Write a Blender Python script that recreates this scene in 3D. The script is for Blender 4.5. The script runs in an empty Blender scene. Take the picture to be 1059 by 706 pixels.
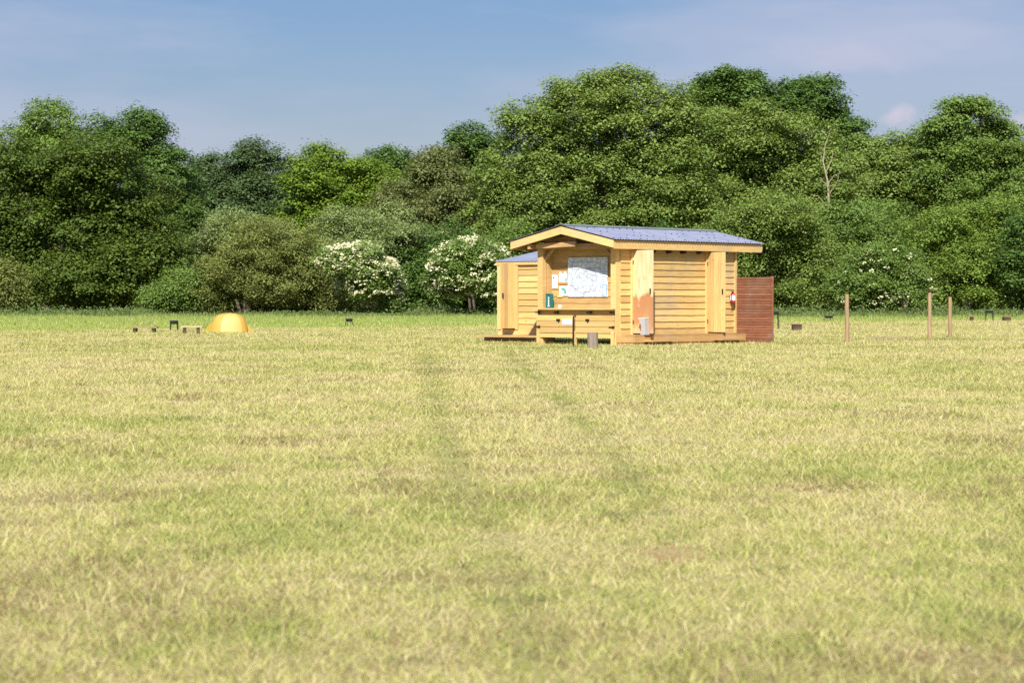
import bpy, math, random
import numpy as np
from mathutils import Vector, Matrix

random.seed(7)
RNG = np.random.default_rng(11)
scene = bpy.context.scene
COL = scene.collection
R = math.radians
F_PX, CX, HOR, EYE = 2500.0, 529.5, 311.0, 1.0      # survey of the photograph: focal length, centre, horizon, eye height


def at(px, py, d):
    return Vector(((px - CX) / F_PX * d, d, EYE + (HOR - py) / F_PX * d))


def ground_at(px, d):
    return Vector(((px - CX) / F_PX * d, d, 0.0))


# ------------------------------------------------------------------ materials
def new_mat(name):
    m = bpy.data.materials.new(name)
    m.use_nodes = True
    nt = m.node_tree
    for n in list(nt.nodes):
        nt.nodes.remove(n)
    out = nt.nodes.new('ShaderNodeOutputMaterial')
    return m, nt, out


def N(nt, kind, **kw):
    n = nt.nodes.new(kind)
    for k, v in kw.items():
        setattr(n, k, v)
    return n


def mixrgb(nt, a, b, fac, blend='MIX'):
    n = N(nt, 'ShaderNodeMix', data_type='RGBA', blend_type=blend)
    for sock, v in ((n.inputs[0], fac), (n.inputs[6], a), (n.inputs[7], b)):
        if isinstance(v, bpy.types.NodeSocket):
            nt.links.new(v, sock)
        elif isinstance(v, (int, float)):
            sock.default_value = v
        else:
            sock.default_value = (*v, 1)
    return n.outputs[2]


def ramp(nt, fac, stops):
    n = N(nt, 'ShaderNodeValToRGB')
    e = n.color_ramp.elements
    while len(e) < len(stops):
        e.new(0.5)
    for el, (p, c) in zip(e, stops):
        el.position = p
        el.color = (c, c, c, 1) if isinstance(c, (int, float)) else (*c, 1)
    nt.links.new(fac, n.inputs[0])
    return n.outputs[0]


def noise(nt, vec, scale, detail=4, rough=0.55):
    n = N(nt, 'ShaderNodeTexNoise')
    n.inputs['Scale'].default_value = scale
    n.inputs['Detail'].default_value = detail
    n.inputs['Roughness'].default_value = rough
    if vec is not None:
        nt.links.new(vec, n.inputs['Vector'])
    return n.outputs['Fac']


def mapped(nt, scale=(1, 1, 1), rot=(0, 0, 0)):
    tc = N(nt, 'ShaderNodeTexCoord')
    mp = N(nt, 'ShaderNodeMapping')
    mp.inputs['Scale'].default_value = scale
    mp.inputs['Rotation'].default_value = rot
    nt.links.new(tc.outputs['Object'], mp.inputs['Vector'])
    return mp.outputs['Vector']


def principled(nt, out, color, rough=0.7, spec=0.3, metal=0.0, bump=None, bump_d=0.003):
    p = N(nt, 'ShaderNodeBsdfPrincipled')
    if isinstance(color, bpy.types.NodeSocket):
        nt.links.new(color, p.inputs['Base Color'])
    else:
        p.inputs['Base Color'].default_value = (*color, 1)
    p.inputs['Roughness'].default_value = rough
    p.inputs['Specular IOR Level'].default_value = spec
    p.inputs['Metallic'].default_value = metal
    if bump is not None:
        b = N(nt, 'ShaderNodeBump')
        b.inputs['Distance'].default_value = bump_d
        nt.links.new(bump, b.inputs['Height'])
        nt.links.new(b.outputs[0], p.inputs['Normal'])
    nt.links.new(p.outputs[0], out.inputs[0])
    return p


def wood_mat(name, light, dark, grain=(1.5, 1.5, 18), knots=0.35, rough=0.75):
    """grain: noise scale per local axis; the small number runs along the board."""
    m, nt, out = new_mat(name)
    v = mapped(nt, grain)
    g = noise(nt, v, 2.2, 5, 0.6)
    big = noise(nt, mapped(nt, (1, 1, 1)), 1.3, 3, 0.5)
    tone = N(nt, 'ShaderNodeAttribute', attribute_name='tone')
    c = mixrgb(nt, light, dark, ramp(nt, g, [(0.35, 0.0), (0.75, 1.0)]))
    c = mixrgb(nt, c, dark, ramp(nt, big, [(0.5, 0.0), (0.75, knots)]))
    fine = noise(nt, mapped(nt, (1, 1, 1)), 11.0, 2, 0.5)
    c = mixrgb(nt, c, tuple(x * 0.42 for x in dark), ramp(nt, fine, [(0.70, 0.0), (0.76, 0.7)]))      # knots
    c = mixrgb(nt, c, (0.30, 0.26, 0.20), ramp(nt, noise(nt, mapped(nt, (1, 1, 1)), 0.8, 4, 0.6), [(0.50, 0.0), (0.72, 0.45)]))   # greyed patches
    mul = N(nt, 'ShaderNodeMath', operation='MULTIPLY_ADD')
    nt.links.new(tone.outputs['Fac'], mul.inputs[0])
    mul.inputs[1].default_value = 0.42
    mul.inputs[2].default_value = 0.79
    comb = N(nt, 'ShaderNodeCombineColor')
    for i in range(3):
        nt.links.new(mul.outputs[0], comb.inputs[i])
    c = mixrgb(nt, c, comb.outputs[0], 1.0, 'MULTIPLY')
    principled(nt, out, c, rough, 0.2, bump=g, bump_d=0.004)
    return m


def plain_mat(name, color, rough=0.6, spec=0.3, metal=0.0, var=0.25, scale=6.0):
    m, nt, out = new_mat(name)
    n = noise(nt, mapped(nt), scale, 4, 0.6)
    lo = tuple(c * (1 - var) for c in color)
    hi = tuple(min(1, c * (1 + var)) for c in color)
    c = mixrgb(nt, lo, hi, ramp(nt, n, [(0.3, 0.0), (0.7, 1.0)]))
    principled(nt, out, c, rough, spec, metal, bump=n, bump_d=0.002)
    return m


M = {}
M['board'] = wood_mat('larch_boarding', (0.61, 0.41, 0.165), (0.44, 0.27, 0.09), (1.2, 1.2, 16))
M['old_shaded_board'] = wood_mat('aged_shaded_boarding', (0.46, 0.30, 0.125), (0.32, 0.19, 0.07), (1.2, 1.2, 12), 0.6)  # aged brown boards, with the shade of the recess added to their colour
M['plank_v'] = wood_mat('larch_vertical', (0.615, 0.42, 0.175), (0.48, 0.29, 0.11), (14, 14, 1.0))
M['beam'] = wood_mat('pale_beam', (0.615, 0.42, 0.175), (0.51, 0.31, 0.12), (2, 2, 9), 0.3)
M['brownbeam'] = wood_mat('shaded_beam', (0.42, 0.26, 0.12), (0.26, 0.15, 0.07), (2, 2, 9), 0.5)  # browner beam wood: the shade under the roof is put into its colour
M['deck'] = wood_mat('deck_boards', (0.46, 0.28, 0.115), (0.34, 0.19, 0.07), (1.2, 1.2, 14), 0.5)
M['screen'] = wood_mat('red_brown_slats', (0.265, 0.105, 0.055), (0.13, 0.050, 0.030), (2, 2, 20), 0.6)
M['post'] = wood_mat('field_post', (0.32, 0.225, 0.125), (0.20, 0.13, 0.07), (10, 10, 1.2), 0.5)
M['stump'] = wood_mat('grey_bark', (0.26, 0.21, 0.165), (0.12, 0.09, 0.07), (14, 14, 3), 0.5)
M['seatwood'] = wood_mat('seat_wood', (0.27, 0.19, 0.115), (0.17, 0.11, 0.065), (2, 8, 8), 0.4)
M['paleboard'] = wood_mat('pale_table_board', (0.56, 0.45, 0.28), (0.42, 0.32, 0.19), (2, 8, 8), 0.3)
M['darkwood'] = wood_mat('dark_brown_wood', (0.075, 0.04, 0.025), (0.035, 0.02, 0.013), (6, 6, 3), 0.4)  # very dark brown wood
M['bark'] = wood_mat('bark', (0.15, 0.12, 0.085), (0.07, 0.055, 0.04), (9, 9, 1.5), 0.5, 0.9)
M['deadwood'] = wood_mat('bleached_dead_wood', (0.34, 0.28, 0.19), (0.21, 0.17, 0.11), (9, 9, 1.5), 0.3, 0.9)
M['iron'] = plain_mat('black_iron', (0.022, 0.021, 0.02), 0.5, 0.4, 0.3)
M['steel'] = plain_mat('grey_steel', (0.35, 0.35, 0.35), 0.35, 0.5, 0.7)
M['white'] = plain_mat('white_card', (0.66, 0.67, 0.69), 0.6, 0.3, 0, 0.04)
M['cream'] = plain_mat('lilac_paper', (0.70, 0.64, 0.72), 0.7, 0.2, 0, 0.05)
M['bluepaper'] = plain_mat('pale_blue_print', (0.50, 0.62, 0.74), 0.6, 0.3, 0, 0.3, 14)
M['orange'] = plain_mat('orange_print', (0.62, 0.26, 0.10), 0.6, 0.3, 0, 0.1)
M['greenprint'] = plain_mat('green_print', (0.05, 0.34, 0.22), 0.6, 0.3, 0, 0.15)
M['yellowprint'] = plain_mat('yellow_print', (0.62, 0.55, 0.2), 0.6, 0.3, 0, 0.1)
M['teal'] = plain_mat('teal_plastic', (0.012, 0.125, 0.12), 0.4, 0.4, 0, 0.1)
M['red'] = plain_mat('red_enamel', (0.55, 0.03, 0.04), 0.3, 0.5, 0, 0.08)
M['grey'] = plain_mat('pale_grey_plastic', (0.36, 0.35, 0.35), 0.5, 0.4, 0, 0.05)
M['soil'] = plain_mat('dry_soil', (0.26, 0.19, 0.115), 0.95, 0.1, 0, 0.35, 30)
M['inkgrey'] = plain_mat('grey_ink', (0.30, 0.34, 0.40), 0.7, 0.2, 0, 0.1)
M['inkblue'] = plain_mat('blue_ink', (0.22, 0.36, 0.56), 0.7, 0.2, 0, 0.1)
M['inkpink'] = plain_mat('pink_ink', (0.68, 0.45, 0.55), 0.7, 0.2, 0, 0.1)
M['inkdark'] = plain_mat('dark_ink', (0.06, 0.06, 0.10), 0.7, 0.2, 0, 0.1)


def ply_mat():
    m, nt, out = new_mat('stained_plywood')
    v = mapped(nt, (1.6, 1.6, 1.1))
    n1 = noise(nt, v, 1.9, 4, 0.6)
    n2 = noise(nt, mapped(nt, (10, 10, 1.0)), 2.0, 4, 0.6)
    tc = N(nt, 'ShaderNodeTexCoord')
    sp = N(nt, 'ShaderNodeSeparateXYZ')
    nt.links.new(tc.outputs['Object'], sp.inputs[0])
    # a rising damp stain across the lower third of the sheet
    a = N(nt, 'ShaderNodeMath', operation='MULTIPLY_ADD')
    nt.links.new(n1, a.inputs[0]); a.inputs[1].default_value = 1.5
    nt.links.new(sp.outputs['Z'], a.inputs[2])
    st = ramp(nt, a.outputs[0], [(0.0, 0.2), (0.30, 0.75), (0.55, 1.0), (0.80, 0.0)])
    n_ = N(nt, 'ShaderNodeMath', operation='MULTIPLY'); nt.links.new(a.outputs[0], n_.inputs[0]); n_.inputs[1].default_value = 0.42
    st = ramp(nt, n_.outputs[0], [(0.30, 0.15), (0.42, 0.9), (0.62, 1.0), (0.68, 0.05)])
    c = mixrgb(nt, (0.80, 0.60, 0.38), (0.62, 0.42, 0.22), ramp(nt, n2, [(0.35, 0.0), (0.7, 1.0)]))
    c = mixrgb(nt, c, (0.40, 0.19, 0.085), st)
    c = mixrgb(nt, c, (0.52, 0.27, 0.12), ramp(nt, n1, [(0.60, 0.0), (0.68, 0.6)]))
    principled(nt, out, c, 0.55, 0.3)
    return m


M['ply'] = ply_mat()


def roof_mat():
    m, nt, out = new_mat('blue_grey_sheet')
    n = noise(nt, mapped(nt, (1, 1, 1)), 3.0, 4, 0.6)
    c = mixrgb(nt, (0.19, 0.205, 0.295), (0.265, 0.275, 0.36), ramp(nt, n, [(0.3, 0.0), (0.7, 1.0)]))
    principled(nt, out, c, 0.42, 0.5, 0.15)
    return m


M['roof'] = roof_mat()
M['ridge'] = plain_mat('grey_green_ridge', (0.17, 0.20, 0.17), 0.5, 0.4, 0.1)


def tent_mat(name, col, tr=0.35):
    m, nt, out = new_mat(name)
    n = noise(nt, mapped(nt), 5, 3, 0.5)
    c = mixrgb(nt, tuple(x * 0.9 for x in col), col, n)
    d = N(nt, 'ShaderNodeBsdfPrincipled')
    nt.links.new(c, d.inputs['Base Color'])
    d.inputs['Roughness'].default_value = 0.55
    t = N(nt, 'ShaderNodeBsdfTranslucent')
    nt.links.new(c, t.inputs[0])
    mx = N(nt, 'ShaderNodeMixShader')
    mx.inputs[0].default_value = tr
    nt.links.new(d.outputs[0], mx.inputs[1]); nt.links.new(t.outputs[0], mx.inputs[2])
    nt.links.new(mx.outputs[0], out.inputs[0])
    return m


M['tent'] = tent_mat('yellow_nylon', (0.72, 0.44, 0.085))
M['tentpale'] = tent_mat('pale_yellow_nylon', (0.74, 0.53, 0.17))
M['tentolive'] = tent_mat('ochre_nylon', (0.44, 0.33, 0.04))


def leaf_mat(name, trans=0.28, gloss=0.35, attr='tint'):
    m, nt, out = new_mat(name)
    a = N(nt, 'ShaderNodeAttribute', attribute_name=attr)
    p = N(nt, 'ShaderNodeBsdfPrincipled')
    nt.links.new(a.outputs['Color'], p.inputs['Base Color'])
    p.inputs['Roughness'].default_value = 0.55
    p.inputs['Specular IOR Level'].default_value = gloss
    t = N(nt, 'ShaderNodeBsdfTranslucent')
    tc = mixrgb(nt, a.outputs['Color'], (1.25, 1.2, 0.55), 1.0, 'MULTIPLY')
    nt.links.new(tc, t.inputs[0])
    mx = N(nt, 'ShaderNodeMixShader')
    mx.inputs[0].default_value = trans
    nt.links.new(p.outputs[0], mx.inputs[1]); nt.links.new(t.outputs[0], mx.inputs[2])
    nt.links.new(mx.outputs[0], out.inputs[0])
    return m


M['leaf'] = leaf_mat('leaves', 0.30, 0.3)
M['blossom'] = leaf_mat('cream_blossom', 0.2, 0.1)
M['blade'] = leaf_mat('grass_blades', 0.30, 0.25)


# ------------------------------------------------------------------ mesh builder
class MB:
    def __init__(self):
        self.v, self.f, self.t, self.m = [], [], [], []

    def add(self, verts, faces, tone=None, mi=0):
        o = len(self.v)
        tone = random.random() if tone is None else tone
        self.v += [tuple(p) for p in verts]
        for f in faces:
            self.f.append(tuple(i + o for i in f)); self.t.append(tone); self.m.append(mi)

    def box(self, c, s, rot=None, tone=None, mi=0):
        x, y, z = s[0] / 2, s[1] / 2, s[2] / 2
        vs = [Vector(p) for p in ((-x, -y, -z), (x, -y, -z), (x, y, -z), (-x, y, -z), (-x, -y, z), (x, -y, z), (x, y, z), (-x, y, z))]
        if rot is not None:
            vs = [rot @ p for p in vs]
        c = Vector(c)
        self.add([p + c for p in vs], [(0, 3, 2, 1), (4, 5, 6, 7), (0, 1, 5, 4), (1, 2, 6, 5), (2, 3, 7, 6), (3, 0, 4, 7)], tone, mi)
        return self

    def tube(self, pts, rads, n=8, tone=None, mi=0, cap=True):
        pts = [Vector(p) for p in pts]
        rings = []
        for i, p in enumerate(pts):
            d = (pts[min(i + 1, len(pts) - 1)] - pts[max(i - 1, 0)]).normalized()
            a = d.orthogonal().normalized() if abs(d.z) > 0.9 else Vector((0, 0, 1)).cross(d).normalized()
            if abs(d.z) > 0.9:
                a = (Vector((1, 0, 0)) - d * d.x).normalized()
            b = d.cross(a)
            rings.append([p + (a * math.cos(2 * math.pi * k / n) + b * math.sin(2 * math.pi * k / n)) * rads[i] for k in range(n)])
        vs = [q for r in rings for q in r]
        fs = []
        for i in range(len(pts) - 1):
            for k in range(n):
                k2 = (k + 1) % n
                fs.append((i * n + k, i * n + k2, (i + 1) * n + k2, (i + 1) * n + k))
        if cap:
            fs.append(tuple(reversed(range(n))))
            fs.append(tuple((len(pts) - 1) * n + k for k in range(n)))
        self.add(vs, fs, tone, mi)
        return self

    def prism(self, poly, depth_vec, tone=None, mi=0):
        """closed polygon (list of Vector) extruded along depth_vec"""
        n = len(poly)
        d = Vector(depth_vec)
        vs = [Vector(p) for p in poly] + [Vector(p) + d for p in poly]
        fs = [tuple(range(n)), tuple(reversed(range(n, 2 * n)))]
        for k in range(n):
            k2 = (k + 1) % n
            fs.append((k, k + n, k2 + n, k2))
        self.add(vs, fs, tone, mi)
        return self

    def build(self, name, mat, parent=None, loc=None, rotz=0.0, smooth=False):
        me = bpy.data.meshes.new(name)
        me.from_pydata(self.v, [], self.f)
        a = me.attributes.new('tone', 'FLOAT', 'FACE')
        a.data.foreach_set('value', self.t)
        for mm in (mat if isinstance(mat, (list, tuple)) else [mat]):
            me.materials.append(mm)
        if any(self.m):
            me.polygons.foreach_set('material_index', self.m)
        if smooth:
            me.polygons.foreach_set('use_smooth', [True] * len(me.polygons))
        import bmesh
        bm = bmesh.new(); bm.from_mesh(me)
        bmesh.ops.recalc_face_normals(bm, faces=bm.faces)
        bm.to_mesh(me); bm.free()
        me.update()
        o = bpy.data.objects.new(name, me)
        COL.objects.link(o)
        if parent is not None:
            o.parent = parent
        if loc is not None:
            o.location = loc
        o.rotation_euler[2] = rotz
        return o


def thing(name, label, cat, loc=(0, 0, 0), rotz=0.0, group=None):
    o = bpy.data.objects.new(name, None)
    o.empty_display_size = 0.2
    COL.objects.link(o)
    o.location = loc
    o.rotation_euler[2] = rotz
    return tag(o, label, cat, group)


def tag(o, label, cat, group=None):
    o['label'] = label
    o['category'] = cat
    if group:
        o['group'] = group
    return o


def copy_tree(o, parent=None):
    c = o.copy()
    COL.objects.link(c)
    if parent is not None:
        c.parent = parent
    for ch in list(o.children):
        copy_tree(ch, c)
    return c


# ------------------------------------------------------------------ noise on arrays (for planting)
def vnoise(x, y, seed=0):
    r = np.random.default_rng(seed).random((256, 256))
    xi, yi = np.floor(x).astype(int), np.floor(y).astype(int)
    fx, fy = x - xi, y - yi
    fx, fy = fx * fx * (3 - 2 * fx), fy * fy * (3 - 2 * fy)
    g = lambda a, b: r[a & 255, b & 255]
    return (g(xi, yi) * (1 - fx) + g(xi + 1, yi) * fx) * (1 - fy) + (g(xi, yi + 1) * (1 - fx) + g(xi + 1, yi + 1) * fx) * fy


def fbm(x, y, seed=0, octv=3):
    s, a, tot = 0, 1.0, 0
    for i in range(octv):
        s = s + a * vnoise(x * 2 ** i, y * 2 ** i, seed + i)
        tot += a
        a *= 0.55
    return s / tot


def raw_mesh(name, verts, nper, colors, mat, attr='tint'):
    """verts (N*nper,3) float array of N polygons with nper corners; colors (N,3) per polygon."""
    n = len(verts) // nper
    me = bpy.data.meshes.new(name)
    me.vertices.add(n * nper)
    me.vertices.foreach_set('co', np.ascontiguousarray(verts, dtype=np.float32).ravel())
    me.loops.add(n * nper)
    me.loops.foreach_set('vertex_index', np.arange(n * nper, dtype=np.int32))
    me.polygons.add(n)
    me.polygons.foreach_set('loop_start', np.arange(0, n * nper, nper, dtype=np.int32))
    a = me.attributes.new(attr, 'FLOAT_COLOR', 'FACE')
    c = np.ones((n, 4), dtype=np.float32)
    c[:, :3] = colors
    a.data.foreach_set('color', c.ravel())
    me.materials.append(mat)
    me.update(calc_edges=True)
    return me


def link(name, me, parent=None):
    o = bpy.data.objects.new(name, me)
    COL.objects.link(o)
    if parent is not None:
        o.parent = parent
    return o


# ================================================================== GROUND AND GRASS
def lerp(a, b, t):
    t = np.clip(t, 0, 1)[:, None]
    return np.asarray(a) * (1 - t) + np.asarray(b) * t


TRACKS = [  # faint wheel tracks across the mown field, ground points
    [(440, 368), (446, 392), (452, 425), (462, 470), (486, 520), (520, 585), (555, 650)],
    [(528, 368), (548, 388), (580, 412), (604, 440), (640, 480), (690, 540)],
]


def track_amount(x, y):
    px = CX + x / y * F_PX
    py = HOR + EYE / y * F_PX
    tot = np.zeros_like(x)
    for tr in TRACKS:
        ys = np.array([p[1] for p in tr], float); xs = np.array([p[0] for p in tr], float)
        gy = F_PX * EYE / (ys - HOR); gx = (xs - CX) / F_PX * gy
        o = np.argsort(gy)
        cx = np.interp(y, gy[o], gx[o])
        w = np.exp(-((x - cx) / np.clip(0.06 + y * 0.0036, .08, .19)) ** 2) * np.clip((y - 5) / 9, 0.45, 1) * (0.6 + 0.6 * vnoise(x * 2.2, y * .8, 61)) * (y < gy.max() + 2) * (y > gy.min() - 1)
        tot = np.maximum(tot, w)
    return tot


def between_tracks(x, y):
    px = CX + x / y * F_PX
    return np.exp(-((x - 0.35 + (y - 15) * 0.012) / 0.7) ** 2) * (y < 42) * (y > 9)


def lush_edge(x, y):
    """> 0 beyond the line where the mown field ends and the uncut greener strip starts (metres past the line)."""
    xs = np.array([-60, -16.6, -1.2, 10, 26, 60]); ys = np.array([75, 79, 93, 107, 124, 132])
    return y - np.interp(x, xs, ys) + (vnoise(x * 0.4, y * 0.4, 77) - 0.5) * 3


def field_props(x, y):
    """(colour, height factor) of the sward at ground points."""
    n1 = fbm(x * 0.30 + 5, y * 0.16, 1, 3)
    n2 = fbm(x * 1.3, y * 0.8, 5, 3)
    n3 = fbm(x * 5.0, y * 3.5, 9, 2)
    rnd = RNG.random(len(x))
    green = np.clip(0.36 + (n1 - 0.5) * 1.2 + (n2 - 0.5) * 1.3 + (n3 - 0.5) * 0.9, 0, 1)
    tr = track_amount(x, y)
    green = np.clip(green + tr * 0.52 - 0.20 * between_tracks(x, y), 0, 1)
    le = lush_edge(x, y)
    lush = np.clip(le / 3.0, 0, 1)
    green = np.maximum(green, lush * 0.9)
    straw = lerp((0.60, 0.53, 0.285), (0.48, 0.40, 0.21), RNG.random(len(x)))
    yel = lerp((0.50, 0.49, 0.165), (0.41, 0.42, 0.125), RNG.random(len(x)))
    grn = lerp((0.33, 0.36, 0.10), (0.19, 0.24, 0.065), RNG.random(len(x)))
    brn = lerp((0.30, 0.20, 0.11), (0.20, 0.14, 0.08), RNG.random(len(x)))
    k = rnd * 0.62 + green * 0.58
    c = np.where((k < 0.50)[:, None], straw, np.where((k < 0.80)[:, None], yel, grn))
    brown_n = fbm(x * 0.9 + 40, y * 0.7, 21, 3)
    pb = np.clip((brown_n - 0.63) * 3.0, 0, 0.42) * (1 - lush)
    thin = np.clip((7.6 - y) / 1.6 + (vnoise(x * 1.1 + 3, y * 1.1, 51) - 0.5) * 1.6, 0, 1)      # browner turf, mostly nearest the camera
    thin = np.maximum(thin, np.clip(1.3 - np.hypot((x + 1.5) / 0.9, (y - 8.2) / 1.2) + (n2 - .5) * 2, 0, 1))
    pb = np.clip(pb + 0.30 * thin, 0, 0.7)
    spot = np.exp(-(((x - 0.62) / 0.13) ** 2 + ((y - 9.5) / 0.28) ** 2))
    c = np.where((RNG.random(len(x)) < pb + spot)[:, None], np.where((spot > 0.3)[:, None], (0.40, 0.22, 0.12), brn), c)
    c = c * (1 - 0.12 * np.clip(tr, 0, 1))[:, None]
    c = np.where((lush > 0.5)[:, None] & (RNG.random(len(x)) < 0.8)[:, None], lerp((0.36, 0.44, 0.10), (0.26, 0.34, 0.075), RNG.random(len(x))), c)
    h = 0.45 + 0.75 * n2 + 0.45 * n3
    h = h * (1 - 0.4 * tr) * (1 - 0.8 * np.clip(spot, 0, 1))
    h = h * (1 + 0.5 * lush)
    dk = (vnoise(x * 4.1, y * 3.0, 71) > 0.90) & (RNG.random(len(x)) < 0.55) & (lush < .3)
    c = np.where(dk[:, None], lerp((0.17, 0.21, 0.06), (0.24, 0.19, 0.10), vnoise(x * .7, y * .7, 72)), c)
    # rough tufts by the three field posts
    tuft = np.exp(-(((x - 10.6) / 2.2) ** 2 + ((y - 61.0) / 0.8) ** 2))
    h = h * (1 + 1.6 * tuft)
    c = np.where((RNG.random(len(x)) < tuft * 0.8)[:, None], grn, c)
    return c, h


def blades(x, y, z, h, w, lean, seg, col):
    n = len(x)
    az = RNG.random(n) * 2 * np.pi
    side = np.stack([np.cos(az), np.sin(az), np.zeros(n)], 1) * (w / 2)[:, None]
    la = RNG.random(n) * 2 * np.pi
    ld = np.stack([np.cos(la), np.sin(la)], 1)
    base = np.stack([x, y, z], 1)
    tip = base.copy()
    tip[:, :2] += ld * (h * np.sin(lean))[:, None]
    tip[:, 2] += h * np.cos(lean)
    if seg == 1:
        v = np.stack([base - side, base + side, tip], 1).reshape(-1, 3)
        return v, 3, col
    mid = base.copy()
    mid[:, :2] += ld * (h * 0.5 * np.sin(lean * 0.55))[:, None]
    mid[:, 2] += h * 0.55 * np.cos(lean * 0.55)
    v = np.stack([base - side, base + side, mid + side * 0.8, tip, mid - side * 0.8], 1).reshape(-1, 3)
    return v, 5, col


def make_field():
    #        d0   d1   per m2  height  width  seg
    bands = [(4.6, 8, 6400, 0.040, 0.0042, 1), (8, 11, 5200, 0.040, 0.0046, 1), (11, 15, 3800, 0.041, 0.0054, 1), (15, 20, 2700, 0.042, 0.0066, 1), (20, 27, 1900, 0.044, 0.0082, 1),
             (27, 36, 1200, 0.047, 0.0106, 1), (36, 48, 760, 0.051, 0.0136, 1), (48, 64, 460, 0.055, 0.0175, 1), (64, 95, 300, 0.055, 0.024, 1), (95, 150, 140, 0.06, 0.036, 1)]
    three, five = [], []
    for d0, d1, rho, h0, w0, seg in bands:
        wid1 = 0.43 * d1 + 4.5
        area = wid1 * (d1 - d0)
        n = int(area * rho)
        y = (d0 + (d1 - d0) * RNG.random(n)) * (1 + 0.10 * (RNG.random(n) - .5))
        x = (RNG.random(n) - 0.5) * wid1
        k = np.abs(x) < 0.215 * y + 2.2
        x, y = x[k], y[k]
        # keep the hut's footprint clear of tall blades
        col, hf = field_props(x, y)
        n = len(x)
        stalk = RNG.random(n) < 0.012
        h = h0 * hf * (0.55 + 0.9 * RNG.random(n)) * np.where(stalk, 1.7, 1.0)
        w = w0 * (0.6 + 0.8 * RNG.random(n)) * np.where(stalk, 0.6, 1.0)
        lean = R(24) + R(62) * RNG.random(n) ** 0.55
        lean = np.where(stalk, lean * 0.4, lean)
        col = np.where(stalk[:, None], np.array((0.62, 0.53, 0.28)) * (0.8 + 0.3 * RNG.random((n, 1))), col)
        v, k_, c = blades(x, y, np.zeros(n), h, w, lean, seg, col)
        (three if k_ == 3 else five).append((v, c))
    v3 = np.concatenate([a for a, _ in three]); c3 = np.concatenate([b for _, b in three])
    me = raw_mesh('field_grass', v3, 3, c3, M['blade'])
    o = link('field_grass', me)
    o['kind'] = 'stuff'
    tag(o, 'short mown grass, straw and green, covering the whole field', 'grass')


def ground_mat():
    m, nt, out = new_mat('field_soil_and_thatch')
    v = mapped(nt, (1, 0.6, 1))
    a = noise(nt, v, 0.32, 5, 0.6)
    b = noise(nt, v, 5.0, 5, 0.65)
    c1 = mixrgb(nt, (0.36, 0.31, 0.15), (0.25, 0.245, 0.095), ramp(nt, a, [(0.38, 0.0), (0.62, 1.0)]))
    c2 = mixrgb(nt, c1, (0.24, 0.17, 0.09), ramp(nt, b, [(0.45, 0.0), (0.72, 0.75)]))
    principled(nt, out, c2, 0.95, 0.05, bump=b, bump_d=0.02)
    return m


def make_ground():
    mb = MB()
    mb.add([(-900, -300, 0), (900, -300, 0), (900, 1500, 0), (-900, 1500, 0)], [(0, 1, 2, 3)])
    o = mb.build('ground', ground_mat())
    o['kind'] = 'structure'


# ================================================================== TREES
PAL = {  # paler and darker leaf colour (albedo), mixed at random
    'olive': ((0.123, 0.179, 0.027), (0.064, 0.104, 0.019)),
    'deep': ((0.123, 0.207, 0.040), (0.065, 0.123, 0.028)),
    'blue': ((0.112, 0.171, 0.062), (0.068, 0.114, 0.043)),
    'bright': ((0.179, 0.267, 0.028), (0.120, 0.195, 0.024)),
    'mid': ((0.195, 0.288, 0.061), (0.116, 0.188, 0.040)),
    'sage': ((0.301, 0.364, 0.138), (0.188, 0.244, 0.088)),
    'willow': ((0.250, 0.285, 0.078), (0.155, 0.182, 0.050)),
    'alder': ((0.235, 0.316, 0.070), (0.138, 0.204, 0.047)),
    'fresh': ((0.219, 0.314, 0.053), (0.132, 0.207, 0.037)),
    'brownish': ((0.200, 0.228, 0.074), (0.130, 0.152, 0.052)),
}


def rand_dirs(n):
    v = RNG.normal(size=(n, 3))
    return v / np.linalg.norm(v, axis=1)[:, None]


def leaf_quads(c, nrm, size, aspect=0.55):
    n = len(c)
    t = np.cross(nrm, rand_dirs(n))
    t /= np.linalg.norm(t, axis=1)[:, None] + 1e-9
    b = np.cross(nrm, t)
    s = size[:, None] * 0.5
    droop = nrm * s * 0.25
    return np.stack([c - t * s, c - b * s * aspect + droop, c + t * s, c + b * s * aspect + droop], 1).reshape(-1, 3)


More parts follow.
